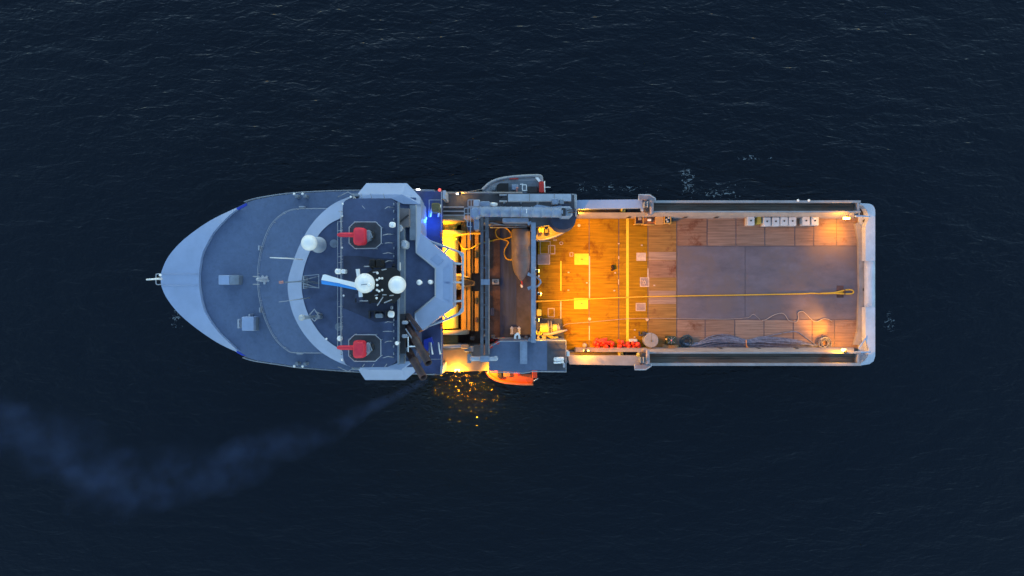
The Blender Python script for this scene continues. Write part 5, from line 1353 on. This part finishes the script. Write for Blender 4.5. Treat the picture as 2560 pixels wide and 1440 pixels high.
flood(1150, 484, 10.4, (1150, 480, 0), 60, 160)
plamp('stern_fill_lamp', P(2112, 552, 8.4), 900 * LK, ORA, 0.2); plamp('stern_fill_lamp', P(2104, 868, 8.4), 1200 * LK, ORA, 0.2)  # added fill points, warm wash around the stern floodlights
# bright bulbs seen from above
for x, y, z, sx in ((2117, 545.5, 8.25, 8), (1143, 926.5, 9.1, 6), (2110, 875, 8.2, 5)):
    m_ = MB(); m_.bevbox(x - sx, y - 2.5, x + sx, y + 2.5, z - 0.15, z, 0.05); part('lamp_glass', m_, SODIUM)
m_ = MB(); m_.bevbox(1140, 482.5, 1148, 486, 10.1, 10.4, 0.05); part('lamp_glass', m_, WHITEL)
m_ = MB(); m_.sphere(P(1099, 475, 13.6), 0.2, 10, 6); part('side_light', m_, REDL)
m_ = MB(); m_.bevbox(1040, 472, 1050, 475, 13.4, 13.7, 0.03); part('side_lamp', m_, WHITEL)

# ------------------------------------------------------------------ exhaust smoke (a real drifting volume)
def make_smoke():
    m = bpy.data.materials.new('exhaust_smoke')
    m.use_nodes = True
    t = m.node_tree; N = t.nodes; L = t.links
    N.remove(N['Principled BSDF'])
    out = [n for n in N if n.type == 'OUTPUT_MATERIAL'][0]
    pv = N.new('ShaderNodeVolumePrincipled')
    pv.inputs['Color'].default_value = (0.19, 0.31, 0.76, 1)
    pv.inputs['Anisotropy'].default_value = 0.0
    L.new(pv.outputs[0], out.inputs['Volume'])
    geo = N.new('ShaderNodeNewGeometry')
    Z = 19.0; s = S(Z)
    X0 = (-160 - 1280) / s; X1 = (1072 - 1280) / s
    Y0 = (720 - 1420) / s; Y1 = (720 - 890) / s
    def M(op, a, b=None, c=None):
        k = N.new('ShaderNodeMath'); k.operation = op
        for i, x in enumerate((a, b, c)):
            if x is None: continue
            if isinstance(x, (int, float)): k.inputs[i].default_value = x
            else: L.new(x, k.inputs[i])
        return k.outputs[0]
    def NZ(scale, det):
        n = N.new('ShaderNodeTexNoise'); n.inputs['Scale'].default_value = scale; n.inputs['Detail'].default_value = det; n.inputs['Roughness'].default_value = 0.6
        L.new(geo.outputs['Position'], n.inputs['Vector']); return n
    w1 = NZ(0.11, 2)
    wv = N.new('ShaderNodeVectorMath'); wv.operation = 'SUBTRACT'; wv.inputs[1].default_value = (0.5, 0.5, 0.5); L.new(w1.outputs['Color'], wv.inputs[0])
    sp = N.new('ShaderNodeSeparateXYZ'); L.new(geo.outputs['Position'], sp.inputs[0])
    sw = N.new('ShaderNodeSeparateXYZ'); L.new(wv.outputs[0], sw.inputs[0])
    u = M('DIVIDE', M('SUBTRACT', sp.outputs[0], X0), X1 - X0)
    def curve(pts, lo, hi, px=True):
        fc = N.new('ShaderNodeFloatCurve'); cm = fc.mapping; c = cm.curves[0]
        q = [((p - -160) / (1072 + 160), (v - lo) / (hi - lo)) for p, v in pts]
        c.points[0].location = q[0]; c.points[1].location = q[-1]
        for a in q[1:-1]: c.points.new(*a)
        cm.update(); L.new(u, fc.inputs['Value'])
        return M('ADD', M('MULTIPLY', fc.outputs[0], hi - lo), lo)
    cpx = [(-160, 960), (-60, 1020), (0, 1060), (60, 1100), (130, 1145), (220, 1190), (330, 1215), (450, 1205), (600, 1160), (700, 1120), (800, 1082), (900, 1030), (980, 988), (1040, 955), (1072, 938)]
    wpx = [(-160, 130), (0, 115), (100, 105), (220, 95), (330, 85), (450, 72), (600, 68), (700, 58), (800, 42), (900, 29), (980, 22), (1040, 17), (1072, 13)]
    dpx = [(-160, 0.55), (0, 0.6), (100, 0.75), (250, 0.85), (350, 0.9), (450, 0.7), (600, 0.8), (800, 0.6), (900, 0.6), (980, 0.75), (1072, 0.9)]
    cy = curve([(a, (720 - b) / s) for a, b in cpx], Y0, Y1)
    wd = curve([(a, b / s) for a, b in wpx], 0.0, 8.0)
    dn = curve(dpx, 0, 1)
    warp = M('MULTIPLY', M('MULTIPLY', sw.outputs[1], 3.2), wd)
    dy = M('DIVIDE', M('ADD', M('SUBTRACT', sp.outputs[1], cy), warp), wd)
    dz = M('DIVIDE', M('ADD', M('SUBTRACT', sp.outputs[2], Z), M('MULTIPLY', M('MULTIPLY', sw.outputs[2], 1.5), wd)), M('MINIMUM', wd, 3.5))
    r2 = M('ADD', M('MULTIPLY', dy, dy), M('MULTIPLY', dz, dz))
    fall = M('MAXIMUM', M('SUBTRACT', 1.0, r2), 0.0)
    nz = NZ(0.34, 6)
    wisps = M('MAXIMUM', M('MULTIPLY', M('SUBTRACT', nz.outputs['Fac'], 0.36), 3.2), 0.0)
    thick = M('DIVIDE', 1.0, M('MAXIMUM', M('MINIMUM', wd, 3.5), 0.5))
    d = M('MULTIPLY', M('MULTIPLY', M('MULTIPLY', fall, wisps), dn), M('MULTIPLY', thick, 0.125))
    L.new(d, pv.inputs['Density'])
    mb = MB()
    # tapering duct-shaped domain that hugs the plume
    sec = []
    for (a, b), (a2, w) in zip(cpx, [(p[0], 0) for p in cpx]):
        ww = None
        for (p, v), (p2, v2) in zip(wpx, wpx[1:]):
            if p <= a <= p2: ww = v + (v2 - v) * (a - p) / (p2 - p)
        ww = (ww or 10) * 1.5 / s + 0.4
        x = (a - 1280) / s; y = (720 - b) / s; h = min(ww, 5.5)
        sec.append([Vector((x, y - ww, Z - h)), Vector((x, y + ww, Z - h)), Vector((x, y + ww, Z + h)), Vector((x, y - ww, Z + h))])
    vs = sum(sec, []); fs = [[3, 2, 1, 0]]
    for k in range(len(sec) - 1):
        for i in range(4):
            j = (i + 1) % 4
            fs.append([k * 4 + i, k * 4 + j, k * 4 + 4 + j, k * 4 + 4 + i])
    e = (len(sec) - 1) * 4; fs.append([e, e + 1, e + 2, e + 3])
    mb.add(vs, fs)
    o = obj('exhaust_smoke', mb, m)
    o['kind'] = 'stuff'
    tag(o, 'thin blue exhaust smoke drifting from the pipes across the dark water', 'smoke')
make_smoke()
